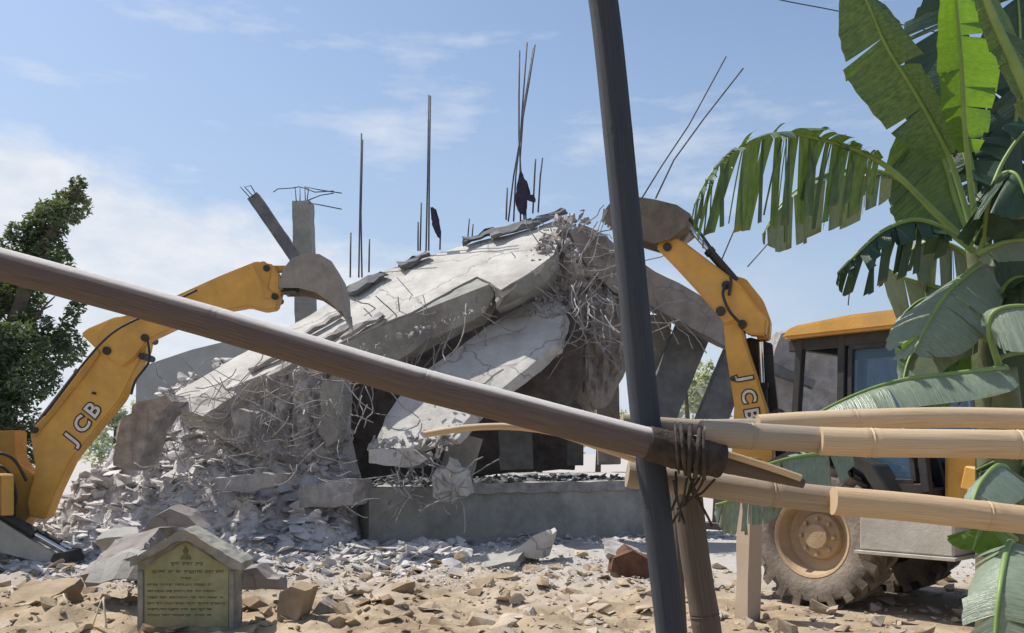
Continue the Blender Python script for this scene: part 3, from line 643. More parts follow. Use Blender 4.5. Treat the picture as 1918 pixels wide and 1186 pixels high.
# ------------------------------------------------------------------ the diggers
def text_mesh(body, off):
    cu = bpy.data.curves.new('t', 'FONT'); cu.body = body; cu.offset = off; cu.align_x = 'CENTER'; cu.align_y = 'CENTER'; cu.extrude = 0; cu.resolution_u = 3
    ob = bpy.data.objects.new('t', cu); COL.objects.link(ob)
    dg = bpy.context.evaluated_depsgraph_get(); me = bpy.data.meshes.new_from_object(ob.evaluated_get(dg)); bpy.data.objects.remove(ob)
    vs = [v.co.copy() for v in me.vertices]; fs_ = [tuple(p.vertices) for p in me.polygons]; bpy.data.meshes.remove(me); return vs, fs_
def lettering(parent, c, ex, ey, nrm, size, L):
    """letters spaced along ex; ey is their up direction"""
    for i, chh in enumerate('JCB'):
        o0 = c+ex*(i-1)*L/3
        for lay, off, m, nm in ((.006, .085, 'black', 'letter_outline'), (.011, .02, 'white', 'letter')):
            mb = MB(); vs, fs_ = text_mesh(chh, off); mb.add([o0+nrm*lay+ex*v.x*size*1.05+ey*v.y*size for v in vs], fs_); obj(nm, mb, m, parent)
def cyl(mb, a, b, r, n=16): mb.tube([a, b], r, n)
def ram(parent, a, b, rr=.06, frac=.6):
    a, b = Vector(a), Vector(b); m = a.lerp(b, frac)
    mb = MB(); cyl(mb, a, m, rr); mb.tube([m-(m-a).normalized()*.06, m], rr*1.25, 16); o = obj('hydraulic_cylinder', mb, 'black', parent, True, sharp=40)
    mb = MB(); cyl(mb, m, b, rr*.5); obj('piston_rod', mb, 'chrome', o, True, sharp=40); return o
def wheel(parent, name, c, Rr, wd, side, Mx, lugs=True):
    c = Vector(c); mb = MB(Mx); h = wd/2; ri = Rr*.56
    mb.lathe([(ri, -h*.8), (ri*1.05, -h*.92), (Rr*.80, -h), (Rr*.90, -h*.94), (Rr*.915, -h*.75), (Rr*.925, 0), (Rr*.915, h*.75), (Rr*.90, h*.94), (Rr*.80, h), (ri*1.05, h*.92), (ri, h*.8)], c, (0, 1, 0), 56, (0, 0))
    t = obj(name, mb, 'rubber', parent, True, sharp=50)
    mb = MB(Mx)
    for i in range(22):
        for sgn in (-1, 1):
            a = 2*math.pi*(i+(.5 if sgn > 0 else 0))/22; da = .20; pts = []
            for (yy, aa) in ((0.02*sgn, a), (h*.97*sgn, a+da)):
                for dr in (Rr*.90, Rr*1.01):
                    for q in (-.042, .042):
                        pts.append(c+Vector(((dr)*math.cos(aa)-q*math.sin(aa), yy, dr*math.sin(aa)+q*math.cos(aa))))
            mb.add(pts, [(0, 1, 3, 2), (4, 6, 7, 5), (0, 2, 6, 4), (1, 5, 7, 3), (2, 3, 7, 6), (0, 4, 5, 1)])
            pts = []
            for rr_, yy in ((Rr*1.01, h*.97*sgn), (Rr*.82, h*1.03*sgn)):
                for (q, yo) in ((-.042, 0), (.042, 0), (-.035, -.03*sgn), (.035, -.03*sgn)):
                    aa = a+da; pts.append(c+Vector((rr_*math.cos(aa)-q*math.sin(aa), yy+yo, rr_*math.sin(aa)+q*math.cos(aa))))
            mb.add(pts, [(0, 1, 5, 4), (2, 6, 7, 3), (0, 4, 6, 2), (1, 3, 7, 5), (4, 5, 7, 6)])
    obj('tyre_lugs', mb, 'rubber', t)
    mb = MB(Mx); s = side
    mb.lathe([(ri*1.06, s*h*.86), (ri*1.02, s*h*.93), (ri*.95, s*h*.86), (ri*.9, s*h*.4), (ri*.86, s*h*.05), (ri*.62, -s*h*.05), (ri*.56, s*h*.20), (ri*.34, s*h*.34), (ri*.30, s*h*.55), (ri*.10, s*h*.58)], c, (0, 1, 0), 40, (0, 1))
    for i in range(8):
        a = 2*math.pi*i/8; p = c+Vector((ri*.45*math.cos(a), s*h*.34, ri*.45*math.sin(a))); mb.tube([p, p+Vector((0, s*.03, 0))], .022, 6)
    obj('rim', mb, 'rim', t, True, sharp=35)
    return t
def body(root, side):
    """tractor part of a backhoe loader in the root's own frame: x forward, y left, rear axle at the origin"""
    X = WM[root]
    def B(name, m, boxes, parent=root, **k):
        mb = MB(X)
        for b in boxes: mb.box(*b)
        return obj(name, mb, m, parent, **k)
    B('chassis', 'black', [((.6, 0, .72), (3.6, .8, .32)), ((2.9, 0, .75), (.5, .9, .5)), ((-.85, 0, .75), (.35, 1.7, .5))])
    for s in (1, -1):
        wheel(root, 'rear_wheel', (0, s*.84, .72), .73, .44, s, X)
        wheel(root, 'front_wheel', (2.15, s*.86, .46), .46, .30, s, X)
        mb = MB(X)       # rear fender
        pr = [(-.62, 1.30), (-.48, 1.50), (-.2, 1.62), (.3, 1.62), (.66, 1.46), (.86, 1.15), (.90, .72), (.80, .72), (.74, 1.12), (.56, 1.38), (.26, 1.54), (-.18, 1.54), (-.42, 1.44), (-.54, 1.27)]
        mb.prism([(x, s*.60, z) for x, z in pr], (0, s*.46, 0), .01); obj('fender', mb, 'black', root)
        mb = MB(X); mb.box((.98, s*.82, .80), (.9, .5, .34)); mb.box((.98, s*.84, .615), (.96, .56, .03)); obj('side_tank', mb, 'grime', root)
        mb = MB(X); mb.bar((1.35, s*.62, 1.35), (3.35, s*.62, .95), .14, .22); mb.bar((3.3, s*.62, .98), (3.75, s*.62, .38), .14, .2); obj('loader_arm', mb, 'yellow', root)
    mb = MB(X); mb.prism([(1.1, -.5, .85), (3.05, -.5, .85), (3.12, -.5, 1.25), (3.0, -.5, 1.62), (1.1, -.5, 1.74)], (0, 1.0, 0), .04); obj('bonnet', mb, 'yellow', root)
    mb = MB(X); mb.prism([(3.7, -1.05, .15), (4.45, -1.05, .12), (4.5, -1.05, .2), (3.95, -1.05, .3), (3.85, -1.05, .6), (4.0, -1.05, .95), (3.9, -1.05, .98), (3.68, -1.05, .62)], (0, 2.1, 0), .01); obj('front_shovel', mb, 'yellow_dusty', root)
    # cab
    cab = B('cab_floor', 'black', [((.32, 0, 1.16), (1.5, 1.45, .14)), ((-.30, 0, 1.36), (.12, 1.3, .4)), ((.6, side*.70, 1.30), (.7, .05, .2))])
    z0, z1 = 1.2, 2.80; yb, yt = .74, .68
    for s in (1, -1):
        for xa, xb in ((-.40, -.32), (.16, .16), (1.05, .84)):
            mb = MB(X); mb.bar((xa, s*yb, z0), (xb, s*yt, z1), .08, .09, up=(0, 1, 0)); obj('pillar', mb, 'black', cab)
        mb = MB(X); mb.bar((-.36, s*yt, z1-.05), (.86, s*yt, z1-.05), .08, .14); obj('cab_rail', mb, 'black', cab)
        mb = MB(X); mb.bar((-.4, s*yb, z0+.03), (1.05, s*yb, z0+.03), .06, .1); obj('cab_sill', mb, 'black', cab)
        mb = MB(X)
        for a, b in (((.26, yb, 1.30), (.25, yt+.004, 2.66)), ((.93, yb, 1.30), (.76, yt+.004, 2.66)), ((.26, yb, 1.30), (.93, yb, 1.30)), ((.25, yt+.004, 2.66), (.76, yt+.004, 2.66))):
            mb.bar((a[0], s*a[1], a[2]), (b[0], s*b[1], b[2]), .05, .06, up=(0, 1, 0))
        dr = obj('door_frame', mb, 'black', cab)
        mb = MB(X); mb.prism([(.28, s*(yb-.005), 1.33), (.90, s*(yb-.005), 1.33), (.74, s*(yt-.004), 2.63), (.27, s*(yt-.004), 2.63)], (0, -s*.008, 0)); obj('pane', mb, 'glass', dr)
        mb = MB(X); mb.bar((.86, s*(yb+.05), 1.62), (.83, s*(yb+.05), 1.92), .03, .03); obj('handle', mb, 'chrome', dr)
    mb = MB(X); mb.bar((-.34, -.68, z1-.05), (-.34, .68, z1-.05), .08, .14); mb.bar((.86, -.68, z1-.05), (.86, .68, z1-.05), .08, .14); obj('cross_rail', mb, 'black', cab)
    mb = MB(X); mb.prism([(1.0, -.66, 1.75), (1.0, .66, 1.75), (.88, .62, 2.66), (.88, -.62, 2.66)], (-.008, 0, 0)); obj('windscreen', mb, 'glass', cab)
    mb = MB(X); mb.prism([(x, -.84, z) for x, z in [(-.47, 2.80), (-.46, 2.87), (-.34, 2.93), (.3, 2.98), (.85, 2.98), (1.02, 2.92), (1.04, 2.85), (.96, 2.80)]], (0, 1.68, 0), .03); obj('cab_roof', mb, 'yellow', cab)
    mb = MB(X); mb.prism([(x, -.70, z) for x, z in [(-.40, 2.765), (-.40, 2.798), (.92, 2.798), (.92, 2.765)]], (0, 1.4, 0)); obj('headliner', mb, 'black', cab)
    # inside: seat, steering column, levers
    mb = MB(X); mb.box((.25, 0, 1.52), (.52, .52, .14)); mb.box((.02, 0, 1.86), (.14, .50, .62), Euler((0, -.12, 0)).to_matrix()); mb.box((.25, 0, 1.33), (.3, .3, .3)); obj('seat', mb, 'black', cab, label=None)
    mb = MB(X); mb.bar((.88, 0, 1.2), (.70, 0, 1.88), .09, .09); st = [(.70+.06*math.cos(a)*.7, .19*math.sin(a), 1.90+.17*math.cos(a)*.75) for a in [k*math.pi/10 for k in range(21)]]; mb.tube(st, .018, 6); obj('steering_wheel', mb, 'black', cab)
    mb = MB(X)
    for q in (-.2, .2): mb.tube([(-.18, q, 1.5), (-.24, q*1.05, 1.78)], .014, 6); mb.box((-.245, q*1.05, 1.80), (.05, .05, .08))
    obj('lever', mb, 'black', cab)
    for s in (1, -1):
        for xx in (-.42, .98):
            mb = MB(X); mb.box((xx, s*.60, 2.74), (.10, .18, .13)); obj('work_lamp', mb, 'black', root)
    # rear frame that carries the digging arm
    mb = MB(X)
    mb.box((-1.02, 0, .80), (.16, 2.1, .16)); mb.box((-1.02, 0, 1.22), (.16, 2.1, .14))
    for s in (1, -1): mb.box((-1.02, s*.98, 1.0), (.16, .16, .56))
    obj('rear_frame', mb, 'yellow_dusty', root)
def bucket(root, P, prof, mouth, width, off, teeth, bmat='bucket'):
    """shell: back plate along the profile, two cheeks, teeth along the lip; P: working plane; mouth: closing points inside"""
    n = P.n; mb = MB(); a = [P(u, v, off) for u, v in prof]; th = .035; c = Vector()
    for p in a: c += p
    c /= len(a)
    for i in range(len(a)-1):
        p, q = a[i], a[i+1]; ip = p+(c-p).normalized()*th; iq = q+(c-q).normalized()*th
        mb.prism([p, q, iq, ip], -n*width)
    sh = obj('bucket', mb, bmat, root, True, sharp=30)
    for s in (0, 1):
        mb = MB(); o2 = -n*(width-.03)*s; mb.prism([P(u, v, off+.002)+o2 for u, v in prof+mouth], -n*.03); obj('cheek', mb, bmat, sh)
    (u0, v0), (du, dv) = teeth; d0 = P(u0, v0, off); dd = (P(u0+du, v0+dv, off)-d0)
    for i in range(5):
        k = d0-n*(width*(.06+.22*i)); mb = MB(); x = dd; sd = n*.05; t = x.cross(n).normalized()*.03
        mb.add([k-sd-t, k+sd-t, k+sd+t, k-sd+t, k+x-sd*.35-t*.2, k+x+sd*.35-t*.2, k+x+sd*.35+t*.2, k+x-sd*.35+t*.2], [(3, 2, 1, 0), (4, 5, 6, 7), (0, 1, 5, 4), (1, 2, 6, 5), (2, 3, 7, 6), (3, 0, 4, 7)])
        obj('bucket_tooth', mb, 'steel', sh)
    return sh
def plate(root, name, P, pts, off, th, m, bev=.015, parent=None):
    mb = MB(); mb.prism([P(u, v, off) for u, v in pts], -P.n*th, bev); return obj(name, mb, m, parent or root)
def pin(root, P, u, v, off, ln, r=.05, m='black', name='pivot_pin'):
    mb = MB(); a = P(u, v, off); mb.tube([a, a-P.n*ln], r, 14); return obj(name, mb, m, root, True, sharp=40)
def hose(root, pts, r=.018): 
    mb = MB(); mb.tube(pts, r, 8); return obj('hose', mb, 'black', root, True)
def spline(pts, n=8):
    P = [Vector(p) for p in pts]; out = []
    for i in range(len(P)-1):
        p0, p1, p2, p3 = P[max(i-1, 0)], P[i], P[i+1], P[min(i+2, len(P)-1)]
        for j in range(n):
            t = j/n; out.append(.5*((2*p1)+(p2-p0)*t+(2*p0-5*p1+4*p2-p3)*t*t+(3*p1-p0-3*p2+p3)*t**3))
    return out+[P[-1]]

# left digger
fwd = Vector((-.82, -.57, 0)).normalized()
DL = thing('backhoe_loader', 'yellow digger at the left edge with its bucket curled against the ruin', 'digger', (-8.35, 12.75, 0), math.atan2(fwd.y, fwd.x))
body(DL, 1)
PL = Plane(at(120, 850, 13.3), (.06, -1, 0))
bm_ = plate(DL, 'boom', PL, [(62, 966), (58, 940), (74, 880), (64, 812), (72, 798), (100, 770), (160, 690), (186, 655), (158, 628), (170, 618), (222, 596), (262, 596), (286, 620), (278, 660), (262, 690), (230, 752), (190, 800), (140, 862), (112, 920), (92, 972)], .14, .30, 'yellow', .02)
plate(DL, 'boom_rib', PL, [(66, 815), (105, 768), (165, 690), (190, 655), (196, 664), (172, 700), (112, 776), (76, 820)], .17, .36, 'yellow_dusty', .01, bm_)
plate(DL, 'dipper_arm', PL, [(198, 650), (190, 630), (212, 602), (262, 590), (340, 556), (420, 520), (470, 500), (484, 494), (516, 500), (528, 520), (530, 556), (522, 582), (500, 586), (470, 578), (400, 590), (340, 614), (285, 640), (262, 672), (238, 690), (214, 676)], .19, .24, 'yellow', .02)
plate(DL, 'arm_bracket', PL, [(478, 500), (500, 494), (514, 506), (508, 545), (525, 560), (500, 566), (492, 530)], .205, .27, 'yellow_dusty', .01)
for (u, v, r_) in ((210, 660, .06), (280, 636, .055), (275, 670, .05), (505, 508, .05), (520, 560, .05), (76, 806, .05), (185, 738, .02)): pin(DL, PL, u, v, .22, .46, r_)
ram(DL, PL(70, 800, .02), PL(182, 655, .02), .055, .72)
mb = MB(); a, b = PL(352, 556, .03), PL(490, 500, .03); ram(DL, a, b, .05, .45)
plate(DL, 'bucket_link', PL, [(498, 500), (545, 500), (545, 512), (500, 512)], .1, .08, 'yellow_dusty', .006)
plate(DL, 'bucket_link', PL, [(520, 555), (536, 512), (546, 516), (530, 560)], .12, .08, 'bucket', .006)
plate(DL, 'bucket_ear', PL, [(524, 550), (532, 512), (556, 492), (566, 500), (556, 548)], .16, .3, 'black', .006)
bucket(DL, PL, [(530, 548), (540, 514), (556, 494), (580, 486), (606, 487), (628, 500), (642, 524), (650, 556), (652, 592)], [(640, 590), (622, 572), (598, 556), (566, 548)], .78, .40, ((650, 588), (6, 26)))
hose(DL, spline([PL(100, 780, .3), PL(160, 700, .3), PL(225, 630, .32), PL(300, 590, .3), PL(380, 550, .3)]))
hose(DL, spline([PL(285, 640, .2), PL(292, 680, .3), PL(268, 715, .3), PL(255, 740, .2)]))
hose(DL, spline([PL(5, 890, .3), PL(25, 872, .4), PL(45, 890, .4), PL(52, 930, .35), PL(40, 960, .3)]), .022)
hose(DL, spline([PL(-10, 880, .3), PL(20, 850, .45), PL(50, 860, .4), PL(68, 900, .3)]), .022)
lettering(bm_, PL(162, 796, .141), (PL(190, 758)-PL(134, 832)).normalized(), (PL(140, 768)-PL(170, 792)).normalized(), PL.n, .30, .76)
PS = Plane(at(60, 980, 12.6), (.05, -1, 0))
plate(DL, 'king_post', PL, [(-30, 985), (-30, 808), (30, 806), (30, 850), (38, 870), (66, 890), (66, 955), (40, 990)], .05, .4, 'yellow_dusty', .02)
sb = plate(DL, 'stabiliser_leg', PS, [(-90, 930), (-60, 920), (8, 975), (70, 1014), (112, 1036), (114, 1050), (80, 1052), (-10, 1030), (-80, 1000)], .1, .24, 'grime', .01)
r_ = ram(DL, PS(-10, 955, .05), PS(132, 1036, .05), .06, .55)
ram(DL, PS(20, 975, -.1), PS(128, 1030, -.1), .05, .8)
plate(DL, 'stabiliser_foot', PS, [(104, 1052), (112, 1034), (138, 1030), (146, 1052)], .2, .45, 'black', .01)

# right digger
fwd = Vector((.669, -.743, 0)).normalized()
DR = thing('backhoe_loader', 'yellow digger with dusty wheel and cab behind the bamboo rails and banana leaves', 'digger', (3.83, 10.0, 0), math.atan2(fwd.y, fwd.x))
body(DR, -1)
PR = Plane(at(1410, 780, 10.6), (-.34, -.94, 0))
bm_ = plate(DR, 'boom', PR, [(1374, 960), (1372, 860), (1378, 760), (1362, 660), (1358, 600), (1366, 590), (1388, 590), (1398, 640), (1418, 700), (1440, 770), (1452, 850), (1446, 960)], .16, .32, 'yellow', .02)
plate(DR, 'boom_shaded_side', PR, [(1376, 640), (1402, 628), (1444, 640), (1448, 700), (1458, 790), (1466, 860), (1450, 860), (1432, 770), (1408, 690)], -.18, .16, 'black', .01, bm_)  # black plate stands in for the shade on the boom's right side
plate(DR, 'dipper_arm', PR, [(1234, 470), (1246, 452), (1262, 448), (1290, 462), (1340, 500), (1392, 540), (1420, 580), (1440, 600), (1436, 632), (1404, 630), (1380, 606), (1362, 612), (1340, 585), (1300, 540), (1268, 505)], .2, .24, 'yellow', .02)
plate(DR, 'elbow_guard', PR, [(1366, 512), (1396, 520), (1428, 560), (1442, 598), (1440, 632), (1418, 636), (1408, 600), (1390, 560)], -.06, .3, 'yellow', .015)
for (u, v, r_) in ((1354, 588, .055), (1394, 612, .05), (1364, 540, .05), (1256, 470, .05), (1288, 425, .04), (1376, 712, .03)): pin(DR, PR, u, v, .23, .5, r_)
ram(DR, PR(1378, 528, .06), PR(1288, 424, .06), .05, .55)
ram(DR, PR(1432, 860, -.05), PR(1424, 640, -.05), .06, .65)
plate(DR, 'bucket_link', PR, [(1252, 462), (1276, 412), (1290, 418), (1266, 468)], .12, .1, 'bucket', .006)
plate(DR, 'bucket_ear', PR, [(1252, 470), (1244, 430), (1262, 402), (1296, 408), (1292, 436), (1272, 468)], .02, .2, 'bucket', .006)
bucket(DR, PR, [(1264, 458), (1294, 434), (1300, 412), (1276, 396), (1236, 386), (1196, 380), (1160, 384), (1146, 402)], [(1146, 430), (1200, 456), (1234, 466)], .62, .30, ((1146, 404), (-8, 22)), 'bucket_dark')
hose(DR, spline([PR(1292, 412, .25), PR(1320, 450, .3), PR(1345, 485, .3), PR(1372, 520, .25), PR(1370, 560, .25)]))
hose(DR, spline([PR(1364, 540, .24), PR(1360, 560, .3), PR(1372, 590, .3), PR(1392, 612, .25)]))
hose(DR, spline([PR(1440, 780, .1), PR(1462, 770, .2), PR(1476, 790, .2), PR(1470, 850, .1)]))
lettering(bm_, PR(1404, 744, .161), (PR(1412, 790)-PR(1396, 700)).normalized(), (PR(1430, 740)-PR(1385, 748)).normalized(), PR.n, .22, .62)
plate(DR, 'king_post', PR, [(1380, 1000), (1376, 840), (1450, 840), (1462, 1000)], .05, .36, 'yellow_dusty', .02)
ex = WM[DR]
mb = MB(ex); mb.bar((-1.1, -1.0, 1.35), (-1.12, -1.02, .80), .14, .14, up=(1, 0, 0)); mb.box((-1.12, -1.02, .77), (.30, .30, .08)); obj('stabiliser_leg', mb, 'black', DR)
mb = MB(ex); mb.bar((-.70, -1.0, 1.52), (-.42, -1.04, .98), .05, .20, up=(0, 1, 0)); obj('mudguard_stay', mb, 'yellow', DR)

# ------------------------------------------------------------------ bamboo fence
def pole(name, label, pts, r, m, cat='bamboo pole', node=.36, seed=0, taper=None, rings=True, group=None, bulge=1):
    random.seed(seed); S = spline(pts, 10); L = [0]
    for i in range(1, len(S)): L.append(L[-1]+(S[i]-S[i-1]).length)
    ks = []; q = rnd(.05, node)
    while q < L[-1]: ks.append(q); q += node*rnd(.85, 1.15)
    ts = sorted(set([0, L[-1]]+[i*.05 for i in range(1, int(L[-1]/.05))]+([k+e for k in ks for e in (-.022, -.008, -.004, .0, .004, .010, .024) if 0 < k+e < L[-1]] if rings else [])))
    P, Rd = [], []
    for t in ts:
        i = 0
        while i < len(L)-2 and L[i+1] < t: i += 1
        f = (t-L[i])/max(1e-6, L[i+1]-L[i]); p = S[i].lerp(S[i+1], f)
        p = p+Vector((0, fbm(t*1.3, seed)*.004, fbm(t*1.1, seed+9)*.005))
        rr = r*(1+((taper or 1)-1)*t/L[-1])*(1+.02*fbm(t*2, seed+3))
        if rings:
            dk = min(abs(t-k) for k in ks) if ks else 1
            s = [k for k in ks if abs(t-k) < .03]
            if s:
                e = t-s[0]; rr *= 1+bulge*(.06 if abs(e) < .001 else (-.02 if .003 < abs(e) < .006 else (.04 if abs(e) < .015 else .01)))
        P.append(p); Rd.append(rr)
    mb = MB(); mb.tube(P, Rd, 20, uvs=True)
    return obj(name, mb, m, smooth=True, sharp=60, label=label, cat=cat, group=group)
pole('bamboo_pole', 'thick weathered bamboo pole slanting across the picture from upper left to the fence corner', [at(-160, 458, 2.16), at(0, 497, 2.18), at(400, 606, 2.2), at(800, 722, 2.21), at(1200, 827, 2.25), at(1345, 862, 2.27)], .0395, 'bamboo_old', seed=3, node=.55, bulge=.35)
pole('bamboo_pole', 'tall leaning slate grey post crossing the whole sky', [at(1100, -160, 2.36), at(1134, 30, 2.36), at(1172, 400, 2.36), at(1206, 760, 2.36), at(1230, 960, 2.36), at(1262, 1240, 2.36), at(1290, 1500, 2.36), at(1325, 1990, 2.36)], .0385, 'post', cat='post', seed=5, node=.9, bulge=.3)
pole('fence_post', 'brown short post right of the slate post under the binding', [at(1284, 880, 2.52), at(1300, 1030, 2.52), at(1325, 1190, 2.52), at(1375, 1560, 2.52), at(1420, 1925, 2.52)], .040, 'post_brown', cat='post', seed=6, rings=True, node=.5)
mb = MB(); P_ = [at(1376, 1176, 8.6), at(1400, 1182, 8.45), at(1424, 1174, 8.55), at(1402, 1168, 8.72)]
slab(mb, P_, at(1405, 900, 8.55)-at(1400, 1176, 8.55), .006, .1, .012)
obj('fence_post', mb, 'post_pale', label='pale squared timber post lit on its left side beside the dusty wheel', cat='post')
pole('fence_post', 'slim dark stake right behind the slate post', [at(1262, 890, 2.75), at(1280, 1190, 2.75), at(1310, 1790, 2.75)], .012, 'post_brown', cat='post', seed=8, rings=False)
pole('bamboo_pole', 'greyed upper rail end lying on the fence corner', [at(1164, 790, 2.40), at(1300, 800, 2.42), at(1440, 798, 2.43)], .021, 'bamboo_mid', seed=10)
pole('bamboo_pole', 'topmost pale bamboo rail running off to the right', [at(1420, 796, 2.38), at(1560, 788, 2.38), at(1750, 782, 2.38), at(2010, 786, 2.38), at(2600, 796, 2.38)], .027, 'bamboo_new', seed=11, node=.5)
pole('bamboo_pole', 'greyed middle rail end between the binding and the pale middle rail', [at(1312, 812, 2.27), at(1420, 818, 2.28), at(1552, 826, 2.29)], .033, 'bamboo_mid', seed=12, node=.22)
pole('bamboo_pole', 'pale bamboo rail just below the topmost rail, with wide joints', [at(1535, 826, 2.27), at(1700, 830, 2.26), at(2010, 834, 2.25), at(2600, 842, 2.25)], .0355, 'bamboo_new', seed=13, node=.34)
pole('bamboo_pole', 'greyed left half of the lowest rail with a broken joint', [at(1175, 888, 2.46), at(1290, 902, 2.46), at(1430, 922, 2.46), at(1600, 942, 2.46)], .036, 'bamboo_mid', seed=14, node=.3)
pole('bamboo_pole', 'pale right half of the lowest rail', [at(1560, 938, 2.40), at(1700, 952, 2.40), at(2010, 984, 2.40), at(2600, 1040, 2.40)], .0375, 'bamboo_new', seed=15, node=.42)
pole('split_or_lit_edge', 'thin curved split of pale bamboo under the slanting pole', [at(795, 814, 2.36), at(870, 803, 2.36), at(950, 800, 2.36), at(1040, 812, 2.36), at(1130, 842, 2.36), at(1190, 862, 2.36)], .009, 'bamboo_new', cat='split bamboo', seed=16, rings=False)
pole('bamboo_pole', 'dark tapered pole end with a pale upper edge right of the binding', [at(1320, 856, 2.34), at(1400, 878, 2.34), at(1505, 908, 2.34)], .032, 'post_brown', seed=17, taper=.35)
pole('split_or_lit_edge', 'pale strip standing for the sunlit upper edge of the dark tapered pole end', [at(1360, 850, 2.31), at(1430, 872, 2.31), at(1500, 897, 2.31)], .009, 'bamboo_new', cat='split bamboo', seed=18, rings=False)  # pale strip in place of the pole's sunlit top edge
# binding
t = thing('rope_binding', 'dark rope and sacking wrapped round the fence corner', 'binding', at(1290, 880, 2.38))
random.seed(40)
mb = MB()
for k in range(5):
    a = []; u0 = 1268+k*13+rnd(-3, 3); tl = rnd(-8, 8)
    for j in range(21):
        th = 2*math.pi*j/20; a.append(at(u0+tl*math.cos(th)*.6, 846+(u0-1300)*.22+47*math.cos(th), 2.30+.128*math.sin(th)))
    mb.tube(a, rnd(.003, .0065), 7, cap=False)
obj('rope_turn', mb, 'rope', t, True)
mb = MB(); S_ = spline([at(1212, 830, 2.251), at(1260, 842, 2.257), at(1310, 854, 2.264), at(1351, 864, 2.271)], 8)
mb.tube(S_, [.0432+.004*abs(fbm(i*.5, 2))+(.003 if 6 < i < 20 else 0) for i in range(len(S_))], 18); obj('sacking', mb, 'rope', t, True)
mb = MB()
for k in range(10): mb.tube(wig(at(rnd(1260, 1340), rnd(880, 900), rnd(2.28, 2.4)), at(rnd(1255, 1345), rnd(930, 990), rnd(2.28, 2.4)), .15, 6), .0035, 5)
obj('loose_cord', mb, 'rope', t, True)

# ------------------------------------------------------------------ plaque
pq = thing('memorial_plaque', 'small stained house shaped stone plaque with faded green writing', 'plaque', at(350, 1182, 8.1))
PQ = Plane(at(350, 1100, 8.1), (.05, -1, 0))
mb = MB(); slab(mb, [PQ(*p) for p in [(258, 1190), (258, 1052), (348, 1000), (440, 1056), (440, 1190)]], -PQ.n*.26, .005, .05, .004); obj('stone_body', mb, 'plaque_edge', pq)
mb = MB(); mb.prism([PQ(u, v, .008) for u, v in [(272, 1174), (272, 1062), (348, 1014), (428, 1064), (428, 1174)]], -PQ.n*.02); obj('face_panel', mb, 'plaque', pq)
mb = MB(); slab(mb, [PQ(u, v, .10) for u, v in [(250, 1060), (251, 1048), (346, 990), (351, 990), (458, 1052), (456, 1066), (440, 1062), (349, 1006), (260, 1056)]], -PQ.n*.44, .007, .05, .004); obj('cap', mb, 'plaque_edge', pq)
for s in (0, 1):
    mb = MB(); u0 = 260 if s == 0 else 430; mb.prism([PQ(u, v, .02) for u, v in [(u0, 1188), (u0, 1068), (u0+9, 1068), (u0+9, 1188)]], -PQ.n*.05, .003); obj('border', mb, 'plaque_edge', pq)
random.seed(50)
def script_line(mb, u0, u1, v, h, gap=.15):      # a head stroke with hanging strokes, too faded to read
    u = u0
    while u < u1:
        wd = min(rnd(10, 24), u1-u); mb.prism([PQ(a, b, .011) for a, b in ((u, v), (u+wd, v+.3), (u+wd, v+1.1), (u, v+.9))], -PQ.n*.004)
        q = u+1
        while q < u+wd-1:
            hh = h*rnd(.5, 1); k = rnd(-1.2, 1.2); mb.prism([PQ(a, b, .011) for a, b in ((q, v), (q+1.1, v), (q+1.1+k, v+hh), (q+k, v+hh))], -PQ.n*.004)
            if rnd(0, 1) < .6: mb.prism([PQ(a, b, .011) for a, b in ((q+k, v+hh*.9), (q+k+2.6, v+hh*.7), (q+k+2.8, v+hh), (q+k, v+hh*1.1))], -PQ.n*.004)
            q += rnd(2.2, 3.6)
        u += wd+rnd(2, 5)
mb = MB(); script_line(mb, 320, 382, 1053, 7); script_line(mb, 284, 424, 1068, 6); script_line(mb, 340, 362, 1081, 5)
for i, v in enumerate((1093, 1105, 1117, 1128, 1139, 1150)): script_line(mb, 276, 424-rnd(0, 30), v, 4.5)
obj('inscription', mb, 'ink', pq)
mb = MB()
mb.prism([PQ(u, v, .011) for u, v in [(338, 1048), (340, 1041), (345, 1038), (343, 1031), (346, 1025), (348, 1021), (350, 1025), (354, 1031), (352, 1038), (357, 1041), (359, 1048)]], -PQ.n*.004); obj('emblem', mb, 'ink', pq)

# straws, wire
def straw(label, a, b, r=.012, g='thin dry stalks standing in the earth'):
    mb = MB(); mb.tube(wig(a, b, .02, 4), [r, r, r*.9, r*.8, r*.6], 6); return obj('dry_stalk', mb, 'straw', smooth=True, label=label, cat='stalk', group=g)
random.seed(3)
straw('left leaning dry stalk nearest the tan plate', at(150, 1182, 8.0), at(118, 1112, 8.1))
straw('dry stalk leaning right of the pair beside the plaque', at(174, 1172, 8.0), at(190, 1124, 8.1), .008)
straw('straight upright dry stalk of the pair beside the plaque', at(199, 1186, 7.9), at(193, 1120, 8.0))
mb = MB(); mb.tube(spline([at(1380, -22, 26), at(1462, 0, 26), at(1570, 21, 26), at(1760, 62, 26), at(2000, 118, 26)]), .016, 5)
obj('overhead_wire', mb, 'wire', smooth=True, label='thin black wire crossing the sky behind the banana leaves', cat='wire')

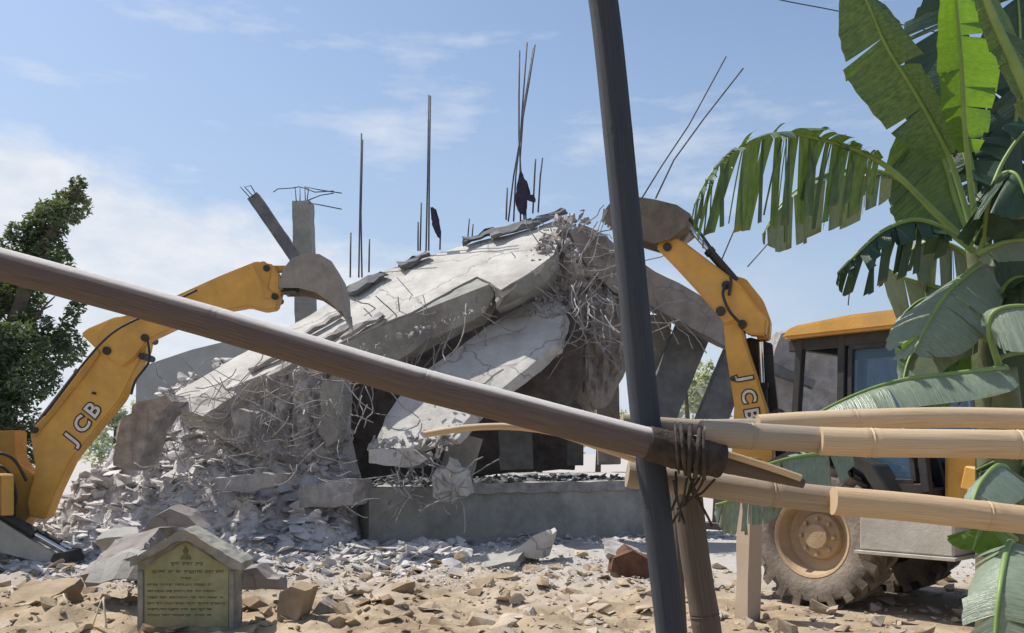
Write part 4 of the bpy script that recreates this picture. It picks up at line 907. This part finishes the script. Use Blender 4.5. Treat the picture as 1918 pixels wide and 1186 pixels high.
# ------------------------------------------------------------------ trees
def leafcloud(mb, blobs, n, size, seed):
    random.seed(seed)
    W = [b[3]**2 for b in blobs]
    for b in random.choices(blobs, W, k=n):
        c = Vector(b[:3]); v = Vector((random.gauss(0, 1), random.gauss(0, 1), random.gauss(0, 1))).normalized()*b[3]*rnd(.45, 1.05)**.6
        p = c+Vector((v.x, v.y, v.z*.85)); s = size*rnd(.6, 1.3); q = Euler((rnd(-.9, .9), rnd(-.9, .9), rnd(0, 6.3))).to_matrix()
        mb.add([p+q @ Vector(t)*s for t in ((-1, 0, 0), (-.3, .42, .1), (1, 0, -.15), (-.3, -.42, .1))], [(0, 1, 2, 3)])
lt = thing('leafy_tree', 'tall dark green tree with a leaning tip at the left edge', 'tree', at(0, 900, 24))
random.seed(60); blobs = []
def bl(u, v, d, r): p = at(u, v, d); blobs.append((p.x, p.y, p.z, r))
for (u, v) in [(148, 345), (142, 365), (130, 385), (118, 400), (105, 395), (90, 400), (95, 425), (75, 420), (60, 440), (40, 440), (90, 450), (65, 470), (30, 470), (100, 470), (45, 500), (85, 500)]: bl(u+rnd(-4, 4), v, 24+rnd(-.5, .5), rnd(.34, .55)*(.6 if v < 370 else 1))
for k in range(60): 
    v = rnd(490, 840); u = rnd(-160, 105-20*abs(math.sin(v*.03))+(25 if v < 700 else 0)); bl(u, v, 24+rnd(-1.4, 1.6), rnd(.35, .75))
for (u, v) in [(140, 580), (132, 600), (122, 620), (112, 650), (150, 560)]: bl(u, v, 24, .25)
mb = MB(); leafcloud(mb, blobs, 28000, .10, 61); obj('crown', mb, 'tree', lt)
mb = MB(); mb.tube(spline([at(-20, 960, 24.2), at(0, 800, 24.2), at(20, 650, 24.1), at(60, 500, 24.0), at(120, 400, 24), at(148, 350, 24)]), [.28-.0052*i for i in range(41)], 10)
for k in range(16):
    v = rnd(450, 760); a = at(15+(760-v)*.12, v, 24.1); b = at(rnd(-120, 110), v-rnd(20, 90), 24+rnd(-1, 1)); mb.tube(wig(a, b, .1, 4), [.09, .07, .05, .03, .015], 6)
obj('trunk', mb, 'bark', lt, True)
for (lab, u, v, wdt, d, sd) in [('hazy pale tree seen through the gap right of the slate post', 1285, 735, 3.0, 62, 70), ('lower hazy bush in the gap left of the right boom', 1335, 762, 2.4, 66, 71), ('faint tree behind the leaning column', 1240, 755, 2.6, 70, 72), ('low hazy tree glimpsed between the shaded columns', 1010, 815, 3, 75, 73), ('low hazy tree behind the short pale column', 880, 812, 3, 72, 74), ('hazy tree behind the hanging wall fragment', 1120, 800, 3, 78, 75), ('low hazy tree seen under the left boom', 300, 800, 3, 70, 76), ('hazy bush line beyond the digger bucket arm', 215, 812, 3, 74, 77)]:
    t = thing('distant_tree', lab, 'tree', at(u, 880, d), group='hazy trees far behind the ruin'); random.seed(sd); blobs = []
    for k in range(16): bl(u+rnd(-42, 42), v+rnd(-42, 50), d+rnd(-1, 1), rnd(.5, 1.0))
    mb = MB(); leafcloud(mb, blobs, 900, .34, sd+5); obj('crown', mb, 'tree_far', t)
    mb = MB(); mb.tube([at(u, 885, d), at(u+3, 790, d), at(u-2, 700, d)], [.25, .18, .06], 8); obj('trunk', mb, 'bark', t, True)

# ------------------------------------------------------------------ banana plants
def leaf(parent, pts, width, dirA, dirB, m='leaf', strips=14, tear=.25, sag=.25, petiole=.12, seed=0, name='leaf', dirA1=None, dirB1=None, rib=.014, wA=1, wB=1, curl=.0, pmat='midrib'):
    """pts: midrib from the stem to the tip; the two blade halves leave it along dirA / dirB (world), sagging and torn into strips"""
    random.seed(seed); S = spline(pts, 12); n = len(S)-1
    def mid(t):
        f = max(0, min(1, t))*n; i = min(int(f), n-1); return S[i].lerp(S[i+1], f-i)
    dA0, dB0 = Vector(dirA), Vector(dirB); dA1, dB1 = Vector(dirA1 or dirA), Vector(dirB1 or dirB)
    mb = MB()
    for (d0, d1, ws) in ((dA0, dA1, wA), (dB0, dB1, wB)):
        if ws <= 0: continue
        edges = [0]+sorted(rnd(.03, .97) for _ in range(strips-1))+[1] if strips > 1 else [0, 1]
        for k in range(len(edges)-1):
            a, b = edges[k], edges[k+1]; off = Vector((rnd(-1, 1), rnd(-1, 1), rnd(-1, 1)))*tear*.6; tw = rnd(-1, 1)*min(1, tear*3); lm = 1+rnd(-.5, .12)*tear*1.4; sg = sag*rnd(.5, 1.5)
            gap = tear*.10*(b-a); ni = max(2, int((b-a)*26)); nj = 6; vs = []; uv = []
            for i in range(ni+1):
                s = a+(b-a)*i/ni; t = petiole+(1-petiole)*s; base = mid(t)
                wd = width*ws*(max(0, math.sin(math.pi*min(1, (s*.93+.05)))**.55))*lm*(1 if s < .75 else 1-.55*((s-.75)/.25)**1.5)
                dr = (d0.lerp(d1, s)+off).normalized()
                for j in range(nj+1):
                    q = j/nj; sq = (s-(a+b)/2)*(1-gap*8*q*min(1, tear*3))+(a+b)/2; bs = mid(petiole+(1-petiole)*sq)
                    rip = .008*math.sin(s*90+seed)*q+tw*(s-(a+b)/2)*width*1.6*q
                    p = bs+dr*wd*q+Vector((0, 0, -1))*sg*wd*q*q+Vector((0, 1, 0))*rip+dr.cross(Vector((0, 0, 1)))*curl*wd*q*(1-q)
                    vs.append(p); uv.append((q, t*2))
            k0 = mb.add(vs, [(i*(nj+1)+j, i*(nj+1)+j+1, (i+1)*(nj+1)+j+1, (i+1)*(nj+1)+j) for i in range(ni) for j in range(nj)])
            for i, c in enumerate(uv): mb.uv[k0+i] = c
    o = obj(name, mb, m, parent, True)
    rb_ = MB(); rb_.tube([p+Vector((0, -.004, 0)) for p in S], [rib*(1.25-.95*i/n) for i in range(n+1)], 8); obj('midrib', rb_, pmat, o, True)
    return o
def A(*l): return [at(*p) for p in l]
DN = (0, 0, -1)
bp = thing('banana_plant', 'tall banana plant with torn leaves spreading over the right side', 'banana plant', at(1850, 1400, 4.8))
mb = MB(); mb.tube(spline(A((1872, 1400, 4.85), (1868, 1100, 4.85), (1862, 850, 4.85), (1848, 640, 4.85), (1832, 460, 4.85))), [.12-.0018*i for i in range(33)], 14); obj('stem', mb, 'stem', bp, True)
# the long leaf that arches to the left
leaf(bp, A((1818, 462, 4.8), (1745, 392, 4.75), (1672, 322, 4.65), (1610, 284, 4.6), (1540, 262, 4.55), (1465, 250, 4.5), (1390, 276, 4.45), (1335, 322, 4.4), (1300, 385, 4.4)), .34, (-.15, .25, -1), (.0, -.75, .12), 'leaf', 46, .36, .35, .30, 1, wA=1.05, wB=.6)
leaf(bp, A((1820, 468, 4.9), (1745, 395, 4.95), (1690, 340, 5.0), (1620, 318, 5.0), (1540, 330, 5.0), (1470, 375, 5.0), (1428, 440, 5.0)), .30, (-.05, .1, -1), (-.2, -.5, -.6), 'leaf_pale', 15, .22, .1, .38, 2, wA=1, wB=.2)
# upright grey green leaf
leaf(bp, A((1825, 450, 4.85), (1790, 330, 4.85), (1762, 262, 4.8), (1712, 172, 4.75), (1660, 88, 4.7), (1628, 15, 4.65), (1590, -60, 4.6)), .225, (-.85, .35, -.45), (.75, -.55, .1), 'leaf', 5, .2, .1, .26, 3, wA=1.0, wB=.5, curl=.35)
# big backlit leaf
leaf(bp, A((1830, 455, 4.75), (1815, 330, 4.7), (1806, 240, 4.6), (1800, 120, 4.5), (1790, 0, 4.4), (1780, -120, 4.3)), .30, (-.85, .3, -.1), (.9, .35, .1), 'leaf_lime', 9, .16, .0, .30, 4, wA=.35, wB=.80)
leaf(bp, A((1832, 455, 5.0), (1822, 330, 5.05), (1800, 230, 5.1), (1775, 130, 5.15), (1770, 20, 5.2), (1772, -80, 5.2)), .24, (-.8, .3, -.35), (.7, .3, -.3), 'leaf_dark', 12, .3, .05, .34, 5)
# backlit patch between the stalks
leaf(bp, A((1822, 458, 4.95), (1790, 380, 5.0), (1770, 310, 5.0), (1745, 262, 5.0), (1690, 240, 5.0)), .36, (-.75, .2, -.65), (.5, .2, -.4), 'leaf', 4, .1, .1, .12, 6, wA=1.0, wB=.4)
# right hand leaves
leaf(bp, A((1990, 330, 4.2), (1940, 210, 4.15), (1895, 110, 4.1), (1850, 10, 4.05), (1820, -90, 4.0)), .22, (.9, .3, -.2), (-.6, .5, .0), 'leaf', 8, .25, .1, .0, 7, rib=.028, wA=1.2, wB=.3)
leaf(bp, A((1838, 460, 4.9), (1850, 380, 4.95), (1880, 300, 5.0), (1930, 240, 5.0), (2010, 220, 5.0)), .36, (.1, .15, -1), (-.4, .4, .3), 'leaf_dark', 12, .32, .15, .12, 8, wB=.5)
leaf(bp, A((1840, 462, 5.1), (1880, 340, 5.2), (1905, 200, 5.2), (1910, 60, 5.2), (1900, -60, 5.2)), .32, (-.9, .2, -.4), (.9, .2, -.4), 'leaf_dark', 12, .3, .1, .15, 9)
# mid left torn leaf
leaf(bp, A((1822, 470, 4.7), (1770, 432, 4.6), (1715, 412, 4.55), (1655, 432, 4.5), (1605, 475, 4.45), (1568, 512, 4.45)), .28, (-.08, .2, -1), (.0, -.5, -.7), 'leaf_dark', 18, .42, .1, .16, 10, wB=.5)
# lower broad leaves
leaf(bp, A((1842, 490, 4.7), (1812, 512, 4.6), (1772, 550, 4.45), (1735, 610, 4.35), (1712, 660, 4.3)), .30, (.8, -.25, -.55), (-.45, .2, -.2), 'leaf_pale', 4, .12, .2, .05, 11, wA=.8, wB=.75)
leaf(bp, A((1842, 560, 4.95), (1760, 540, 5.1), (1690, 520, 5.15), (1650, 500, 5.2)), .36, (.3, .1, -1), (0, .3, .3), 'leaf_pale', 3, .1, .1, .0, 12, wA=1.2, wB=.1)
leaf(bp, A((1850, 690, 4.9), (1830, 600, 4.95), (1790, 560, 5.0), (1730, 560, 5.0), (1690, 590, 5.0)), .40, (-.3, .1, -1), (.5, .2, -.4), 'leaf_lime', 3, .1, .1, .05, 13, wB=.6)
leaf(bp, A((1832, 476, 4.6), (1880, 455, 4.5), (1940, 450, 4.4), (2010, 458, 4.3)), .30, (.1, -.6, -.55), (-.05, .5, .1), 'leaf_pale', 3, .12, .2, .0, 14, wA=.5, wB=.4)
leaf(bp, A((1838, 470, 4.6), (1850, 380, 4.5), (1872, 330, 4.4), (1905, 330, 4.3), (1930, 400, 4.25)), .26, (-.6, -.2, -.8), (.6, -.2, -.5), 'leaf_dark', 9, .3, .15, .1, 30)
leaf(bp, A((1850, 640, 4.8), (1800, 600, 4.7), (1750, 612, 4.6), (1705, 668, 4.55), (1690, 720, 4.5)), .26, (-.2, -.1, -1), (.4, -.4, -.4), 'leaf_pale', 4, .15, .15, .1, 31, wB=.7)
leaf(bp, A((1852, 620, 4.95), (1800, 640, 5.0), (1730, 670, 5.0), (1690, 720, 5.0)), .34, (.2, .1, -1), (-.2, .3, .5), 'leaf', 5, .15, .1, .1, 32, wB=.7)
leaf(bp, A((1860, 600, 4.7), (1880, 540, 4.6), (1920, 520, 4.5), (1990, 560, 4.4)), .42, (0, .2, -1), (0, -.6, -.1), 'leaf_dark', 5, .2, .1, .0, 33, wB=.3)
leaf(bp, A((1960, 850, 4.45), (1890, 856, 4.4), (1828, 880, 4.35)), .30, (-.15, -.1, -1), (0, .5, .1), 'leaf_dark', 6, .25, .1, .0, 41, wB=.2)
leaf(bp, A((1842, 455, 5.2), (1835, 330, 5.3), (1850, 200, 5.35), (1880, 90, 5.4), (1930, 0, 5.4)), .36, (-.9, .3, -.35), (.9, .2, -.3), 'leaf_dark', 14, .35, .1, .2, 42)
leaf(bp, A((1838, 450, 5.1), (1810, 300, 5.2), (1770, 200, 5.3), (1752, 120, 5.3), (1770, 60, 5.3)), .25, (-.8, .3, -.6), (.8, .2, -.5), 'leaf_dark', 10, .35, .15, .3, 43)
leaf(bp, A((1840, 470, 4.95), (1870, 420, 4.9), (1910, 400, 4.8), (1990, 430, 4.7)), .30, (0, .1, -1), (0, -.5, .2), 'leaf', 9, .35, .1, .1, 44, wB=.35)
leaf(bp, A((1844, 520, 5.0), (1800, 470, 5.05), (1745, 452, 5.1), (1690, 480, 5.1)), .30, (0, .1, -1), (0, .5, .2), 'leaf_pale', 8, .3, .1, .2, 45, wB=.4)
# dusty younger plant in front and right
b2 = thing('banana_plant', 'lower banana plant with broad pale bent leaves behind the bamboo rails', 'banana plant', at(1905, 1400, 4.2))
mb = MB(); mb.tube(spline(A((1905, 1400, 4.3), (1900, 1100, 4.3), (1892, 850, 4.3), (1880, 690, 4.3))), [.085-.0012*i for i in range(25)], 12); obj('stem', mb, 'stem', b2, True)
leaf(b2, A((1882, 690, 4.25), (1862, 692, 4.15), (1790, 700, 4.1), (1690, 712, 4.0), (1600, 740, 3.95), (1515, 782, 3.9)), .17, (.05, -.8, -.35), (.0, .8, .1), 'leaf_pale', 4, .10, .35, .0, 20, wA=1, wB=.6)
leaf(b2, A((1872, 690, 4.25), (1852, 620, 4.2), (1866, 582, 4.18), (1930, 574, 4.15), (2030, 600, 4.1)), .25, (.05, -.55, -.8), (0, .4, .1), 'leaf_pale', 3, .10, .15, .3, 21, wA=1, wB=.3)
leaf(b2, A((1866, 690, 4.4), (1878, 668, 4.4), (1940, 660, 4.4), (2020, 670, 4.4)), .30, (0, .2, -1), (0, .5, .3), 'leaf_dark', 4, .15, .1, .0, 22, wB=.3)
leaf(b2, A((1834, 492, 4.8), (1880, 478, 4.8), (1930, 476, 4.8), (1995, 490, 4.8)), .29, (0, .15, -1), (0, .5, .2), 'leaf_dark', 3, .15, .1, .0, 23, wB=.3)
leaf(b2, A((1892, 800, 4.25), (1800, 836, 4.1), (1660, 842, 4.0), (1560, 848, 3.9), (1480, 858, 3.85), (1392, 884, 3.8)), .17, (.1, -.3, -1), (0, .7, .1), 'leaf_pale', 9, .3, .1, .52, 24, wA=1, wB=.3)
leaf(b2, A((1898, 960, 4.2), (1890, 890, 4.0), (1868, 872, 3.85), (1835, 905, 3.7), (1815, 960, 3.6)), .17, (.75, -.4, -.5), (-.6, .4, -.2), 'leaf_pale', 6, .2, .2, .05, 25, wB=.4)
leaf(b2, A((1900, 1010, 4.2), (1862, 985, 4.0), (1838, 990, 3.9), (1822, 1030, 3.85)), .14, (.4, -.4, -.7), (-.7, .2, -.2), 'leaf_lime', 3, .1, .1, .1, 26)
leaf(b2, A((1905, 1080, 4.1), (1895, 1020, 3.8), (1885, 1030, 3.6), (1872, 1100, 3.4), (1862, 1200, 3.35), (1850, 1320, 3.3)), .19, (.75, -.45, -.2), (-.55, .4, -.3), 'leaf_pale', 9, .18, .2, .1, 27, wA=1.2, wB=.75)
leaf(b2, A((1905, 900, 4.3), (1930, 850, 4.2), (1990, 850, 4.1)), .46, (-.15, .1, -1), (0, .4, .1), 'leaf_dark', 7, .25, .1, .0, 28, wB=.2)
leaf(b2, A((1890, 1000, 4.3), (1800, 960, 4.1), (1600, 925, 4.0), (1440, 925, 3.9), (1340, 945, 3.9)), .13, (-.1, -.2, -1), (0, .6, .1), 'leaf_pale', 11, .35, .1, .68, 29, wA=1.1, wB=.3)
